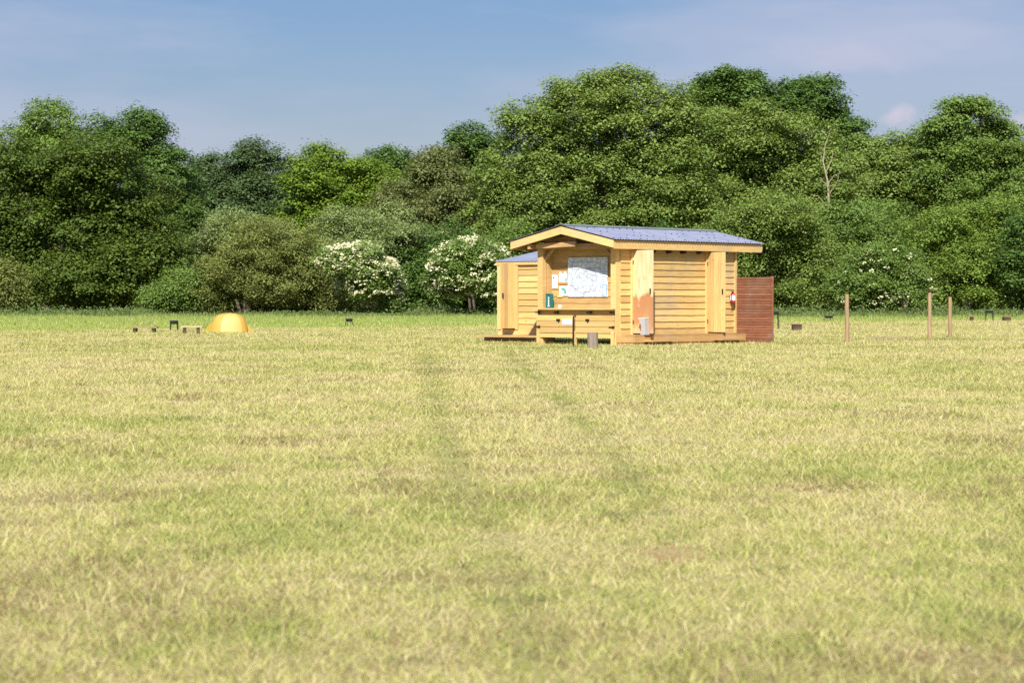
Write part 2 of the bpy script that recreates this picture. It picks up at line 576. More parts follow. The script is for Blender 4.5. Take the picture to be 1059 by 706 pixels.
def crown_leaves(blobs, pal, bough=1.25, leaf=0.20, per_m2=1.0, flat=0.68, gaps=0.13, twig=0.24, up=0.85, ragged=1.0):
    """blobs: (centre Vector, (rx, ry, rz)). Boughs are spread over the blobs' skin, twigs over each bough, leaves round each twig."""
    pale_leaf, dark = np.array(PAL[pal][0]), np.array(PAL[pal][1])
    C = np.array([b[0][:] for b in blobs]); Rr = np.array([b[1] for b in blobs])
    bc, br = [], []
    for i in range(len(blobs)):
        rx, ry, rz = Rr[i]
        area = 4 * math.pi * ((((rx * ry) ** 1.6 + (rx * rz) ** 1.6 + (ry * rz) ** 1.6) / 3) ** (1 / 1.6))
        n = int(area / (bough * bough) * 0.92 * per_m2)
        d = rand_dirs(n)
        keep = (d[:, 1] < 0.35) | (RNG.random(n) < 0.3)
        keep &= RNG.random(n) > gaps
        d = d[keep]
        rad = 0.76 + 0.22 * RNG.random(len(d)) + (RNG.random(len(d)) < 0.22) * 0.22 * ragged * RNG.random(len(d))
        p = C[i] + d * Rr[i] * rad[:, None]
        ok = np.ones(len(p), bool)
        for j in range(len(blobs)):
            if j != i:
                ok &= np.linalg.norm((p - C[j]) / Rr[j], axis=1) > 0.72
        ok &= p[:, 2] > 0.3
        bc.append(p[ok]); br.append(bough * (0.45 + 0.65 * RNG.random(ok.sum())))
        # inner fill so that the crown is not see-through
        m = int(n * 0.42)
        d = rand_dirs(m)
        p = C[i] + d * Rr[i] * (0.28 + 0.34 * RNG.random(m))[:, None]
        p = p[p[:, 2] > 0.3]
        bc.append(p); br.append(np.full(len(p), bough * 1.1))
    bc = np.concatenate(bc); br = np.concatenate(br)
    nb = len(bc)
    btone = RNG.random(nb)
    # twigs
    tw_n = np.maximum(7, (br / bough * 30).astype(int))
    bi = np.repeat(np.arange(nb), tw_n)
    d = rand_dirs(len(bi))
    d[:, 2] = np.where(RNG.random(len(bi)) < up, np.abs(d[:, 2]), d[:, 2])
    tp = bc[bi] + d * br[bi][:, None] * np.array([1, 1, flat]) * (0.55 + 0.5 * RNG.random(len(bi)))[:, None]
    ttone = btone[bi] * 0.55 + RNG.random(len(bi)) * 0.45
    # leaves
    ln = RNG.integers(9, 17, len(bi))
    ti = np.repeat(np.arange(len(bi)), ln)
    lp = tp[ti] + RNG.normal(size=(len(ti), 3)) * twig * np.array([1, 1, 0.75])
    nrm = d[ti] * 0.60 + rand_dirs(len(ti)) * 0.50 + np.array([0, -0.05, 0.85])
    nrm /= np.linalg.norm(nrm, axis=1)[:, None]
    size = leaf * 0.85 * (0.55 + 0.9 * RNG.random(len(ti)))
    t = np.clip(ttone[ti] * 0.8 + RNG.random(len(ti)) * 0.3 - 0.05, 0, 1)
    col = pale_leaf * t[:, None] + dark * (1 - t[:, None])
    col *= (0.85 + 0.3 * RNG.random((len(ti), 1)))
    ok = lp[:, 2] > 0.08
    return leaf_quads(lp[ok], nrm[ok], size[ok], 0.7), col[ok], bc, br


def limbs(mb, base, blobs, r0, mat_tone=0.5, n_extra=2):
    base = Vector(base)
    top = max(blobs, key=lambda b: b[0].z)
    mid = sum((b[0] for b in blobs), Vector()) / len(blobs)
    fork = base.lerp(Vector((mid.x, mid.y, mid.z)), 0.45)
    fork.x += random.uniform(-.3, .3)
    mb.tube([base, base.lerp(fork, .5) + Vector((random.uniform(-.2, .2), 0, 0)), fork], [r0 * 1.25, r0, r0 * .8], 9)
    for b in blobs:
        c, rr = b
        for k in range(n_extra):
            end = c + Vector((random.uniform(-.55, .55) * rr[0], random.uniform(-.6, .2) * rr[1], random.uniform(0.2, .85) * rr[2]))
            m1 = fork.lerp(end, .5) + Vector((random.uniform(-.4, .4), random.uniform(-.3, .3), random.uniform(0, .5)))
            mb.tube([fork, m1, end], [r0 * .5, r0 * .3, r0 * .08], 6)


def blob(px, py, rx, ry, d, depth=0.8):
    s = d / F_PX
    return (at(px, py, d), (rx * s, max(rx, ry) * s * depth, ry * s))


def plant_tree(name, cat, label, d, ell, pal, group=None, trunk_px=None, stem=0.22, n_extra=2, **kw):
    """a tree or bush: Empty at its foot > crown, trunk. ell = ellipses measured on the photograph at distance d."""
    bl = []
    for k, e in enumerate(ell):
        dd = d + random.uniform(-1.5, 1.5) + (e[4] if len(e) > 4 else 0)
        bl.append(blob(e[0], e[1], e[2], e[3], dd))
    cx = trunk_px if trunk_px is not None else sum(e[0] for e in ell) / len(ell)
    foot = ground_at(cx, d + 0.5)
    root = thing(name, label, cat, foot, 0, group)
    v, c, bc, br = crown_leaves(bl, pal, **kw)
    v = v - np.array(foot[:])
    crown = link('crown' if cat == 'tree' else 'foliage', raw_mesh('crown', v, 4, c, M['leaf']), root)
    mb = MB()
    limbs(mb, (0, 0, -0.05), [(b[0] - foot, b[1]) for b in bl], stem, n_extra=n_extra)
    mb.build('trunk' if cat == 'tree' else 'stem', M['bark'], root)
    return root, bl, foot


def add_blossom(root, bl, foot, count, size=0.11, front=True):
    pts = []
    for i, (c, rr) in enumerate(bl):
        n = int(count * rr[0] * rr[2])
        d = rand_dirs(n * 2)
        d = d[(d[:, 1] < (0.25 if count > 40 else -0.42)) & (d[:, 2] > -0.75)][:n]
        p = np.array(c[:]) + d * np.array(rr) * ((1.02 if count > 40 else 1.0) + 0.15 * RNG.random(len(d)))[:, None]
        ok = np.ones(len(p), bool)
        for j, (c2, r2) in enumerate(bl):
            if j != i:
                ok &= np.linalg.norm((p - np.array(c2[:])) / np.array(r2), axis=1) > 0.98
        # clustered: keep where a lattice noise is high
        k = vnoise(p[:, 0] * 1.6 + 9, p[:, 2] * 1.6, 33) > 0.24
        pts.append(p[ok & k & (p[:, 2] > 0.4)])
    p = np.concatenate(pts)
    ti = np.repeat(np.arange(len(p)), 6)
    q = p[ti] + RNG.normal(size=(len(ti), 3)) * np.array([.10, .08, .05])
    nrm = np.array([0, -0.45, 0.75]) + rand_dirs(len(ti)) * 0.5
    nrm /= np.linalg.norm(nrm, axis=1)[:, None]
    col = lerp((0.66, 0.64, 0.44), (0.50, 0.49, 0.27), RNG.random(len(ti)))
    v = leaf_quads(q, nrm, size * (0.7 + 0.7 * RNG.random(len(ti))), 0.8) - np.array(foot[:])
    link('blossom', raw_mesh('blossom', v, 4, col, M['blossom']), root)


def make_trees():
    T = plant_tree
    wood = 'broadleaved trees along the field edge'
    shrub = 'bushes along the foot of the wood'
    # --- left block
    T('oak_tree', 'tree', 'dark round-topped tree rising behind the big dome tree, near the left edge', 178,
      [(50, 146, 32, 30), (22, 172, 38, 34), (74, 165, 30, 34), (48, 122, 18, 12)], 'mid', wood, leaf=0.22, bough=1.2)
    T('oak_tree', 'tree', 'dark tree with twin rounded tops just right of the big dome tree', 172,
      [(140, 158, 42, 36), (164, 190, 34, 44), (108, 162, 36, 36), (190, 225, 28, 45), (148, 132, 22, 14)], 'deep', wood, leaf=0.22, bough=1.2)
    T('oak_tree', 'tree', 'big dome-shaped dark olive tree with layered boughs reaching nearly to the grass', 152,
      [(70, 215, 72, 62), (122, 232, 72, 66), (36, 262, 56, 54), (150, 270, 50, 48), (95, 285, 78, 40), (92, 178, 56, 30), (10, 225, 45, 55), (6, 178, 36, 30)], 'olive', wood,
      stem=0.4, leaf=0.22, bough=1.35, gaps=0.2, flat=0.6)
    T('oak_tree', 'tree', 'tree with broad dark crown cut by the left edge of the photo', 160,
      [(-40, 215, 55, 60), (-70, 260, 60, 60), (-20, 190, 40, 40)], 'deep', wood, leaf=0.26, bough=1.4)
    # --- blue green tree and neighbours
    T('ash_tree', 'tree', 'dusky blue-green flat-topped tree in the dip of the treeline right of the dome tree', 190,
      [(248, 190, 46, 36), (285, 206, 42, 42), (220, 206, 30, 42), (260, 225, 60, 40), (262, 164, 24, 12)], 'blue', wood, leaf=0.24, bough=1.2)
    T('maple_tree', 'tree', 'bright yellow-green tree standing out between duller crowns left of the centre', 172,
      [(345, 184, 34, 30), (318, 204, 32, 34), (376, 202, 36, 36), (336, 238, 46, 36), (300, 250, 40, 35)], 'bright', wood, leaf=0.22, bough=1.15)
    T('oak_tree', 'tree', 'small dark crown peeping over the right shoulder of the bright yellow-green tree', 184,
      [(396, 168, 20, 14), (414, 186, 26, 24), (384, 190, 26, 24)], 'deep', wood, leaf=0.24)
    T('ash_tree', 'tree', 'thin olive tree with brownish twigs, between the bright tree and the tall central mass', 166,
      [(440, 212, 38, 48), (418, 236, 42, 46), (468, 236, 42, 56), (450, 178, 26, 24)], 'brownish', wood, gaps=0.3, n_extra=5, leaf=0.2, bough=1.1)
    T('oak_tree', 'tree', 'narrow dark pointed top beside the left shoulder of the tall central mass', 182,
      [(486, 150, 22, 17), (504, 168, 28, 28), (476, 172, 24, 26)], 'deep', wood, leaf=0.24, gaps=0.2)
    # --- central mass
    T('alder_tree', 'tree', 'tallest broad layered grey-green tree straight behind the timber hut', 162,
      [(622, 122, 52, 40), (576, 152, 52, 48), (664, 152, 56, 52), (612, 186, 80, 56), (540, 192, 46, 50), (690, 202, 56, 60), (572, 238, 66, 55), (640, 246, 72, 50), (640, 92, 34, 15), (520, 230, 36, 46), (692, 122, 36, 28), (596, 98, 30, 18), (548, 128, 30, 22)],
      'alder', wood, trunk_px=640, stem=0.45, leaf=0.2, bough=1.15, gaps=0.15)
    T('oak_tree', 'tree', 'very dark high crown, left of the two dark tops above the hut roof', 192,
      [(756, 94, 38, 20), (738, 116, 36, 30), (775, 118, 34, 30)], 'deep', wood, leaf=0.25, gaps=0.2, bough=1.1)
    T('oak_tree', 'tree', 'very dark crown with sloping side, right of the two dark tops above the hut roof', 194,
      [(838, 101, 31, 20), (856, 126, 28, 28), (816, 122, 34, 28), (880, 152, 20, 26)], 'deep', wood, leaf=0.25, gaps=0.2, bough=1.1)
    T('alder_tree', 'tree', 'wide pale-topped tree in front of the two dark tops, beside the bare dead branch', 166,
      [(772, 144, 58, 34), (822, 168, 52, 46), (745, 184, 58, 56), (852, 206, 48, 52), (790, 220, 66, 54), (718, 160, 36, 40)], 'alder', wood, trunk_px=714,
      stem=0.38, leaf=0.2, bough=1.15, gaps=0.18)
    T('alder_tree', 'tree', 'lower rounded tree in the notch of the skyline between dead branch and open-topped tree', 172,
      [(932, 176, 36, 30), (962, 190, 42, 46), (908, 200, 36, 48), (948, 236, 52, 48), (903, 166, 26, 22), (936, 160, 28, 18), (960, 152, 22, 16)], 'alder', wood, leaf=0.22, bough=1.15)
    T('pine_tree', 'tree', 'tall open tree with tiered branches and gappy flat top, right end of the skyline', 168,
      [(1004, 116, 34, 13), (980, 134, 26, 12), (1030, 140, 30, 14), (1000, 160, 50, 22), (1046, 172, 42, 34), (970, 158, 30, 22), (985, 190, 40, 30), (1030, 225, 55, 45)], 'mid', wood,
      trunk_px=998, stem=0.3, n_extra=5, leaf=0.2, bough=1.0, gaps=0.42, flat=0.42)
    T('oak_tree', 'tree', 'tree with dark crown cut by the right edge of the photo', 176,
      [(1085, 170, 45, 40), (1110, 215, 60, 60), (1070, 225, 45, 50)], 'mid', wood, leaf=0.26, bough=1.4)
    # --- bushes in front
    T('willow_bush', 'bush', 'wide grey-green willow bush behind the yellow tent', 146,
      [(285, 278, 56, 44), (240, 293, 42, 32), (330, 290, 38, 38), (268, 256, 36, 24)], 'willow', shrub, leaf=0.13, bough=0.75, twig=0.2, gaps=0.08, stem=0.1, up=0.85)
    T('willow_bush', 'bush', 'pale sage willow top rising behind the wide grey-green willow bush', 158,
      [(250, 240, 34, 26), (225, 262, 26, 34), (275, 255, 28, 24)], 'sage', shrub, leaf=0.15, bough=0.8, stem=0.1)
    T('willow_bush', 'bush', 'tall pale sage willow bush behind the left flowering bush', 152,
      [(395, 248, 46, 34), (358, 246, 34, 28), (424, 278, 42, 44), (380, 282, 42, 40)], 'sage', shrub, leaf=0.14, bough=0.8, twig=0.2, stem=0.12)
    T('hazel_bush', 'bush', 'dark green bush in the gap between the two cream-flowering bushes left of the hut', 148,
      [(438, 292, 34, 36), (462, 268, 34, 36)], 'deep', shrub, leaf=0.18, bough=0.9, stem=0.1)
    T('hazel_bush', 'bush', 'mid-green bush directly behind the left half of the hut', 149,
      [(560, 292, 58, 40), (520, 282, 40, 46), (608, 296, 50, 36)], 'mid', shrub, leaf=0.18, bough=0.9, stem=0.12)
    T('hazel_bush', 'bush', 'dark bush showing behind the right half of the hut roof', 150,
      [(690, 286, 52, 44), (735, 290, 40, 42)], 'deep', shrub, leaf=0.18, bough=0.9, stem=0.12)
    T('willow_bush', 'bush', 'broad arching olive bush right of the hut, above the red-brown screen', 147,
      [(806, 250, 50, 42), (772, 285, 42, 42), (840, 288, 48, 40), (800, 226, 38, 20), (760, 255, 40, 36)], 'alder', shrub, leaf=0.15, bough=0.9, stem=0.14)
    T('hazel_bush', 'bush', 'green bush tucked between the arching olive bush and the white-flowering bush', 155,
      [(878, 246, 40, 36), (905, 240, 36, 30)], 'mid', shrub, leaf=0.17, bough=0.9, stem=0.1)
    T('hazel_bush', 'bush', 'large bright green bush behind the two right-hand field posts', 148,
      [(985, 262, 56, 46), (1036, 250, 46, 50), (1005, 292, 60, 38)], 'fresh', shrub, leaf=0.17, bough=0.95, stem=0.14, gaps=0.2)
    T('hazel_bush', 'bush', 'dark low bush at the right edge of the photo beside the two small seats', 145,
      [(1075, 272, 40, 52), (1110, 280, 45, 48)], 'deep', shrub, leaf=0.2, bough=1.0, stem=0.12)
    T('willow_bush', 'bush', 'greyish bush in the lower left corner of the trees beside the dome tree', 143,
      [(2, 300, 32, 28), (-36, 290, 36, 40), (-80, 280, 50, 46)], 'willow', shrub, leaf=0.14, bough=0.8, stem=0.1)
    T('hazel_bush', 'bush', 'small low bush at the right foot of the big dome tree', 145,
      [(188, 304, 24, 22), (168, 312, 20, 16)], 'mid', shrub, leaf=0.14, bough=0.7, stem=0.08)
    # --- flowering elders
    fl = 'cream-flowering bushes'
    for lab, d, ell, cnt in (
            ('bush thickly covered in cream blossom on its right side, right of the tent', 141, [(384, 284, 24, 26), (358, 270, 28, 16), (400, 298, 16, 22), (394, 304, 20, 17), (374, 284, 26, 30)], 150),
            ('cream-flowering bush close to the left side of the hut, looser and with bare stems below', 141, [(482, 276, 34, 27), (506, 284, 26, 28), (462, 290, 20, 20), (492, 260, 24, 14)], 80),
            ('green bush dotted with sparse white flower heads behind the leftmost field post', 144, [(912, 288, 40, 34), (890, 298, 30, 26), (940, 298, 26, 24)], 22)):
        root, bl, foot = T('elder_bush', 'bush', lab, d, ell, 'mid', fl, leaf=0.14, bough=0.7, twig=0.18, stem=0.07)
        add_blossom(root, bl, foot, cnt, 0.14 if cnt > 40 else 0.13)

    # --- bare dead branch standing out of the crowns
    foot = ground_at(856, 160)
    root = thing('dead_tree', 'bleached bare dead tree stem forking upwards out of the green crowns', 'tree', foot)
    mb = MB()
    P = lambda x, y, dy=0: at(x, y, 160 + dy) - foot
    mb.tube([(0, 0, -.05), P(858, 240), P(856, 190), P(851, 168), P(853, 150), P(858, 137)], [.16, .10, .06, .042, .026, .011], 8)
    mb.build('trunk', M['deadwood'], root)
    for pts in ([(856, 190), (862, 182), (872, 178)], [(857, 196), (848, 184), (842, 186)], [(851, 168), (848, 158), (847, 150)], [(854, 178), (860, 165), (861, 158)], [(858, 200), (866, 187), (868, 176)],
                [(857, 216), (846, 203), (838, 201)]):
        b = MB()
        b.tube([P(*p, random.uniform(-.5, .2)) for p in pts], [.030, .019, .008], 6)
        b.build('branch', M['deadwood'], root)

    # --- the wood behind, one mass
    bl = []
    for px in range(-150, 1240, 55):
        top = np.interp(px, [-150, 0, 190, 300, 430, 520, 700, 860, 960, 1059, 1240], [195, 185, 225, 220, 205, 180, 150, 165, 180, 180, 195])
        d = 205 + random.uniform(-4, 4)
        cy = (top + 318) / 2
        bl.append(blob(px, cy, 48, (318 - top) / 2, d))
        bl.append(blob(px + 20, 303, 40, 22, d - 8))
    v, c, _, _ = crown_leaves(bl, 'deep', bough=1.7, leaf=0.5, per_m2=1.5, twig=0.45, gaps=0.0)
    o = link('far_woodland', raw_mesh('far_woodland', v, 4, c, M['leaf']))
    o['kind'] = 'stuff'
    tag(o, 'dark mass of woodland filling the gaps behind the nearer trees', 'woodland')

    # --- nettles and rough growth along the foot of the wood
    n = 2600
    x = (RNG.random(n) - .5) * 84
    y = 137.5 + 9 * RNG.random(n) ** 1.3 - np.clip((vnoise(x * .12, x * 0, 3) - .5) * 6, -2, 3)
    hgt = (0.16 + 0.46 * RNG.random(n)) * (0.35 + 1.3 * vnoise(x * .45, y * .3, 8) ** 1.5)
    ti = np.repeat(np.arange(n), 42)
    u = RNG.random(len(ti))
    lp = np.stack([x[ti] + RNG.normal(size=len(ti)) * .28, y[ti] + RNG.normal(size=len(ti)) * .28, 0.04 + u * hgt[ti]], 1)
    nrm = rand_dirs(len(ti)) * .8 + np.array([0, -.25, .6]); nrm /= np.linalg.norm(nrm, axis=1)[:, None]
    v = leaf_quads(lp, nrm, 0.13 * (0.6 + .8 * RNG.random(len(ti))), .45)
    tone = RNG.random(n)[ti] * .6 + RNG.random(len(ti)) * .4
    col = lerp((0.080, 0.125, 0.038), (0.185, 0.240, 0.072), tone)
    o = link('undergrowth', raw_mesh('undergrowth', v, 4, col, M['leaf']))
    o['kind'] = 'stuff'
    tag(o, 'dark green nettles and rough growth along the foot of the trees', 'undergrowth')
    # taller uncut grass in front of them
    n = 150000
    x = (RNG.random(n) - .5) * 76
    le = 10 + 36 * RNG.random(n)
    y = 148 - 50 * RNG.random(n) ** 1.6
    k = lush_edge(x, y) > 8
    x, y = x[k], y[k]; n = len(x)
    near = np.clip((y - 120) / 20, 0, 1)
    h = (0.095 + .16 * near) * (0.5 + RNG.random(n)) * (.6 + .8 * vnoise(x * .5, y * .25, 14))
    col = lerp((0.34, 0.40, 0.10), (0.20, 0.28, 0.075), RNG.random(n))
    v, k_, c = blades(x, y, np.zeros(n), h, np.full(n, 0.035), R(5) + R(35) * RNG.random(n), 1, col)
    o = link('uncut_grass', raw_mesh('uncut_grass', v, 3, c, M['blade']))
    o['kind'] = 'stuff'
    tag(o, 'uncut light green grass strip in front of the trees', 'grass')


# ================================================================== TIMBER HUT
ALPHA = R(40)
CORNER = Vector((2.335, 54.3, 0))
L_SIDE, W_FRONT = 4.667, 2.277


def hut_point(lx, ly, lz=0.0):
    c, s = math.cos(-ALPHA), math.sin(-ALPHA)
    return Vector((CORNER.x + lx * c - ly * s, CORNER.y + lx * s + ly * c, lz))


def boarding(mb, p0, along, out, length, z0, z1, pitch=0.147, wavy=0.0025, lap=0.032):
    """overlapping waney-edge boards with their own thickness, from z0 to z1"""
    p0, along, out = Vector(p0), Vector(along).normalized(), Vector(out).normalized()
    n = max(1, round((z1 - z0) / pitch))
    ph = (z1 - z0) / n
    seg = max(2, int(length / 0.16))
    for b in range(n):
        tone = random.random()
        za, zb = z0 + b * ph, z0 + (b + 1) * ph
        vs = []
        w1, w2 = random.uniform(0, 6), random.uniform(2, 5)
        for i in range(seg + 1):
            s = length * i / seg
            dz = wavy * math.sin(s * w2 + w1) + random.uniform(-1, 1) * wavy * .5
            if b == 0:
                dz = 0
            q = p0 + along * s
            lo, hi = za - 0.012 + dz, min(zb + 0.004, z1)
            vs += [q + out * lap + Vector((0, 0, lo)), q + out * 0.008 + Vector((0, 0, hi)), q - out * 0.012 + Vector((0, 0, hi)), q - out * 0.012 + Vector((0, 0, lo))]
        fs = []
        for i in range(seg):
            a, c = i * 4, (i + 1) * 4
            for k in range(4):
                k2 = (k + 1) % 4
                fs.append((a + k, c + k, c + k2, a + k2))
        fs += [(3, 2, 1, 0), tuple(seg * 4 + k for k in range(4))]
        mb.add(vs, fs, tone)


def plank_door(mb, w, h, t=0.04, n=5):
    """door leaf in the x-z plane, hinge at x=0, planks upright"""
    pw = w / n
    for i in range(n):
        mb.box((pw * (i + .5), 0, h / 2), (pw - 0.006, t, h))


def corrugated(mb, x_eave, x_ridge, z_eave, z_ridge, y0, y1, pitch=0.10, amp=0.008, thick=0.004):
    n = int((y1 - y0) / pitch * 6)
    vs = []
    for i in range(n + 1):
        y = y0 + (y1 - y0) * i / n
        dz = amp * math.sin((y - y0) / pitch * 2 * math.pi)
        vs += [(x_eave, y, z_eave + dz), (x_ridge, y, z_ridge + dz), (x_eave, y, z_eave + dz - thick), (x_ridge, y, z_ridge + dz - thick)]
    fs = []
    for i in range(n):
        a, b = i * 4, i * 4 + 4
        fs += [(a, a + 1, b + 1, b), (a + 2, b + 2, b + 3, a + 3), (a, b, b + 2, a + 2), (a + 1, a + 3, b + 3, b + 1)]
    mb.add(vs, fs, .5)


def map_paper():
    m, nt, out = new_mat('printed_map_paper')
    v = mapped(nt, (1, 1, 1))
    vo = N(nt, 'ShaderNodeTexVoronoi', feature='DISTANCE_TO_EDGE'); vo.inputs['Scale'].default_value = 7.0
    nt.links.new(v, vo.inputs['Vector'])
    n = noise(nt, v, 4.0, 5, 0.65)
    c = mixrgb(nt, (0.60, 0.625, 0.66), (0.44, 0.51, 0.61), ramp(nt, n, [(0.45, 0.0), (0.70, 0.9)]))
    c = mixrgb(nt, c, (0.52, 0.62, 0.55), ramp(nt, noise(nt, v, 2.6, 2, 0.5), [(0.56, 0.0), (0.64, 0.6)]))
    c = mixrgb(nt, (0.28, 0.33, 0.42), c, ramp(nt, vo.outputs['Distance'], [(0.0, 0.0), (0.09, 1.0)]))
    principled(nt, out, c, 0.5, 0.3)
    return m


def make_hut():
    hut = thing('timber_hut', 'yellow larch-boarded hut with blue sheet roof, serving counter and two open doors', 'hut', CORNER, -ALPHA)
    DZ, TOP = 0.237, 2.17
    W, L = W_FRONT, L_SIDE
    # --- side wall boarding between posts and doorways
    for t0, t1 in ((0.15, 0.565), (1.31, 3.465), (4.15, L - 0.02)):
        mb = MB(); boarding(mb, (0, t0, 0), (0, 1, 0), (1, 0, 0), t1 - t0, DZ, TOP)
        mb.build('wall', M['board'], hut)
    for t0, t1 in ((0.565, 1.2), (3.465, 4.03)):            # strip of boarding over each doorway is the head
        mb = MB(); mb.box((0.0, (t0 + t1) / 2, TOP - 0.03), (0.05, t1 - t0, 0.12)); mb.build('door_head', M['beam'], hut)
    # back wall of the serving recess, left, rear and far end walls
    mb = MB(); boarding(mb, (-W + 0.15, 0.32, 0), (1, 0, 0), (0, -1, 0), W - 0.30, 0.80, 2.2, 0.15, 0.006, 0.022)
    mb.build('wall', M['old_shaded_board'], hut)
    mb = MB(); boarding(mb, (-W, 0.15, 0), (0, 1, 0), (-1, 0, 0), L - 0.15, 0.2, TOP); mb.build('wall', M['board'], hut)
    mb = MB(); boarding(mb, (-W, L, 0), (1, 0, 0), (0, 1, 0), W, 0.2, TOP); mb.build('wall', M['board'], hut)
    mb = MB(); mb.box((-W / 2, L / 2 + .2, 0.21), (W - .06, L - .45, 0.05)); mb.build('floor_panel', M['deck'], hut)
    # reveals of the recess
    mb = MB(); mb.box((-W + 0.165, 0.26, 1.5), (0.03, 0.20, 1.36)); mb.build('reveal', M['old_shaded_board'], hut)
    mb = MB(); mb.box((-0.165, 0.26, 1.5), (0.03, 0.20, 1.36)); mb.build('reveal', M['old_shaded_board'], hut)
    # --- posts
    for x, y, s in ((-W + 0.075, 0.075, 0.15), (-0.075, 0.075, 0.15)):
        mb = MB(); mb.box((x, y, (2.2) / 2), (s, s, 2.2)); mb.build('corner_post', M['beam'], hut)
    for t, w in ((1.255, 0.105), (4.09, 0.11), (L - 0.03, 0.075), (0.535, 0.05), (3.44, 0.05)):
        mb = MB(); mb.box((0.018, t, DZ + (TOP - DZ) / 2), (0.085, w, TOP - DZ)); mb.build('door_post' if w > .09 else 'trim_post', M['beam'], hut)
    # --- roof frame
    ye, yr = -0.35, 5.52                      # front and rear verge
    xl, xr, xm = -2.79, 0.20, -1.295
    ze, zr = 2.36, 2.69
    mb = MB(); mb.box((-W / 2, 0.06, 2.235), (W + 0.06, 0.10, 0.13)); mb.build('tie_beam', M['brownbeam'], hut)
    mb = MB(); mb.prism([Vector((-W - .02, 0.10, 2.302)), Vector((0.02, 0.10, 2.302)), Vector((xm, 0.10, 2.302 + (W / 2) * 0.215))], (0, 0.03, 0))
    mb.build('gable_panel', M['brownbeam'], hut)
    mb = MB(); mb.box((-0.95, 0.085, 2.36), (0.50, 0.02, 0.10)); mb.build('blank_board', M['darkwood'], hut)  # blank board in the gable; its shaded look is put into the dark wood
    mb = MB(); mb.box((-1.6, -.16, 2.27), (1.15, 0.05, 0.11), Matrix.Rotation(R(-2), 3, 'Y')); mb.build('cross_rail', M['brownbeam'], hut)
    # purlins that run out to the front verge
    for x, z in ((xl + .12, 2.235), (-W - .02, 2.24), (0.03, 2.245), (xm, 2.56)):
        mb = MB(); mb.box((x, (ye + yr) / 2, z), (0.07, yr - ye - 0.10, 0.11)); mb.build('purlin', M['brownbeam'], hut)
    # bargeboards
    for y in (ye, yr):
        for xe, s in ((xl, 1), (xr, -1)):
            mb = MB()
            d = 0.165
            mb.prism([Vector((xe, y - .014, ze - 0.01)), Vector((xm, y - .014, zr - 0.01)), Vector((xm, y - .014, zr - 0.01 - d)), Vector((xe, y - .014, ze - 0.01 - d))], (0, 0.028, 0))
            mb.build('bargeboard', M['beam'], hut)
    for xe in (xl, xr):
        mb = MB(); mb.box((xe - math.copysign(.014, xe + 1) * (1), (ye + yr) / 2, ze - 0.105), (0.026, yr - ye - 0.032, 0.185))
        mb.build('fascia', M['beam'], hut)
    # roof sheets with screw heads, boarding below, ridge cap
    mb = MB()
    for xe, sgn in ((xl, -1), (xr, 1)):
        e = xe + sgn * 0.05
        ze2 = ze - 0.05 * (zr - ze) / (xm - xl) + 0.028
        corrugated(mb, e, xm, ze2, zr + 0.028, ye - 0.03, yr + 0.03)
        for row in (0.06, 0.3, 0.55, 0.8):
            for k in range(24):
                y = ye + 0.075 + k * 0.245 + random.uniform(-.02, .02)
                x = e + (xm - e) * row
                z = ze2 + (zr + 0.028 - ze2) * row + 0.014
                if random.random() < .6:
                    mb.box((x, y, z), (0.024, 0.024, 0.012), mi=1)
    roof = mb.build('roof', [M['roof'], M['iron']], hut)
    mb = MB()
    for sgn in (-1, 1):
        mb.prism([Vector((xm, ye - .04, zr + .055)), Vector((xm + sgn * .16, ye - .04, zr + 0.055 - .16 * .2207)), Vector((xm + sgn * .16, ye - .04, zr + 0.043 - .16 * .2207)), Vector((xm, ye - .04, zr + .043))], (0, yr - ye + .08, 0))
    mb.build('ridge_cap', M['ridge'], roof)
    mb = MB()
    for xe in (xl + .03, xr - .03):
        zz = ze + .03 * .2207
        mb.prism([Vector((xe, ye + .02, zz - .012)), Vector((xm, ye + .02, zr - .012)), Vector((xm, ye + .02, zr + .004)), Vector((xe, ye + .02, zz + .004))], (0, yr - ye - .04, 0))
    mb.build('roof_boarding', M['brownbeam'], hut)
    # rafter feet under the long eave
    for k in range(7):
        mb = MB(); mb.box((0.09, (0.72, 1.27, 1.9, 2.45, 3.1, 3.6, 4.12)[k], 2.128), (0.13, 0.07, 0.075)); mb.build('rafter_foot', M['darkwood'], hut)
    # braces in the opening's top corners
    for x0, s in ((-W + .16, 1), (-0.16, -1)):
        mb = MB(); mb.box((x0 + s * .11, 0.10, 2.07), (0.36, 0.05, 0.06), Matrix.Rotation(R(-45) * s, 3, 'Y')); mb.build('brace', M['brownbeam'], hut)
    # --- counter and cupboard
    mb = MB()
    mb.box((-W / 2 - .02, 0.075, 0.815), (W + 0.02, 0.45, 0.035)); mb.build('counter', M['beam'], hut)
    cup = MB()
    cup.box((-W / 2, 0.01, 0.735), (W - 0.02, 0.03, 0.115), tone=.25)           # rail under the shelf
    for x0, x1 in ((-W + 0.01, -W / 2 - 0.03), (-W / 2 + 0.01, -0.01)):
        for z, hh in ((0.61, 0.125), (0.475, 0.13), (0.335, 0.13)):
            cup.box(((x0 + x1) / 2, -0.035, z), (x1 - x0, 0.035, hh))
    cup.box((-W / 2, -0.02, 0.215), (W - 0.04, 0.03, 0.10), tone=.8)
    for x in (-W + .06, -W / 2 - .02, -.06):
        cup.box((x, -0.03, 0.16), (0.08, 0.07, 0.32))
    cup.box((-W / 2, 0.26, 0.5), (W - .3, 0.04, 0.6), tone=.1)
    cupboard = cup.build('cupboard', M['board'], hut)
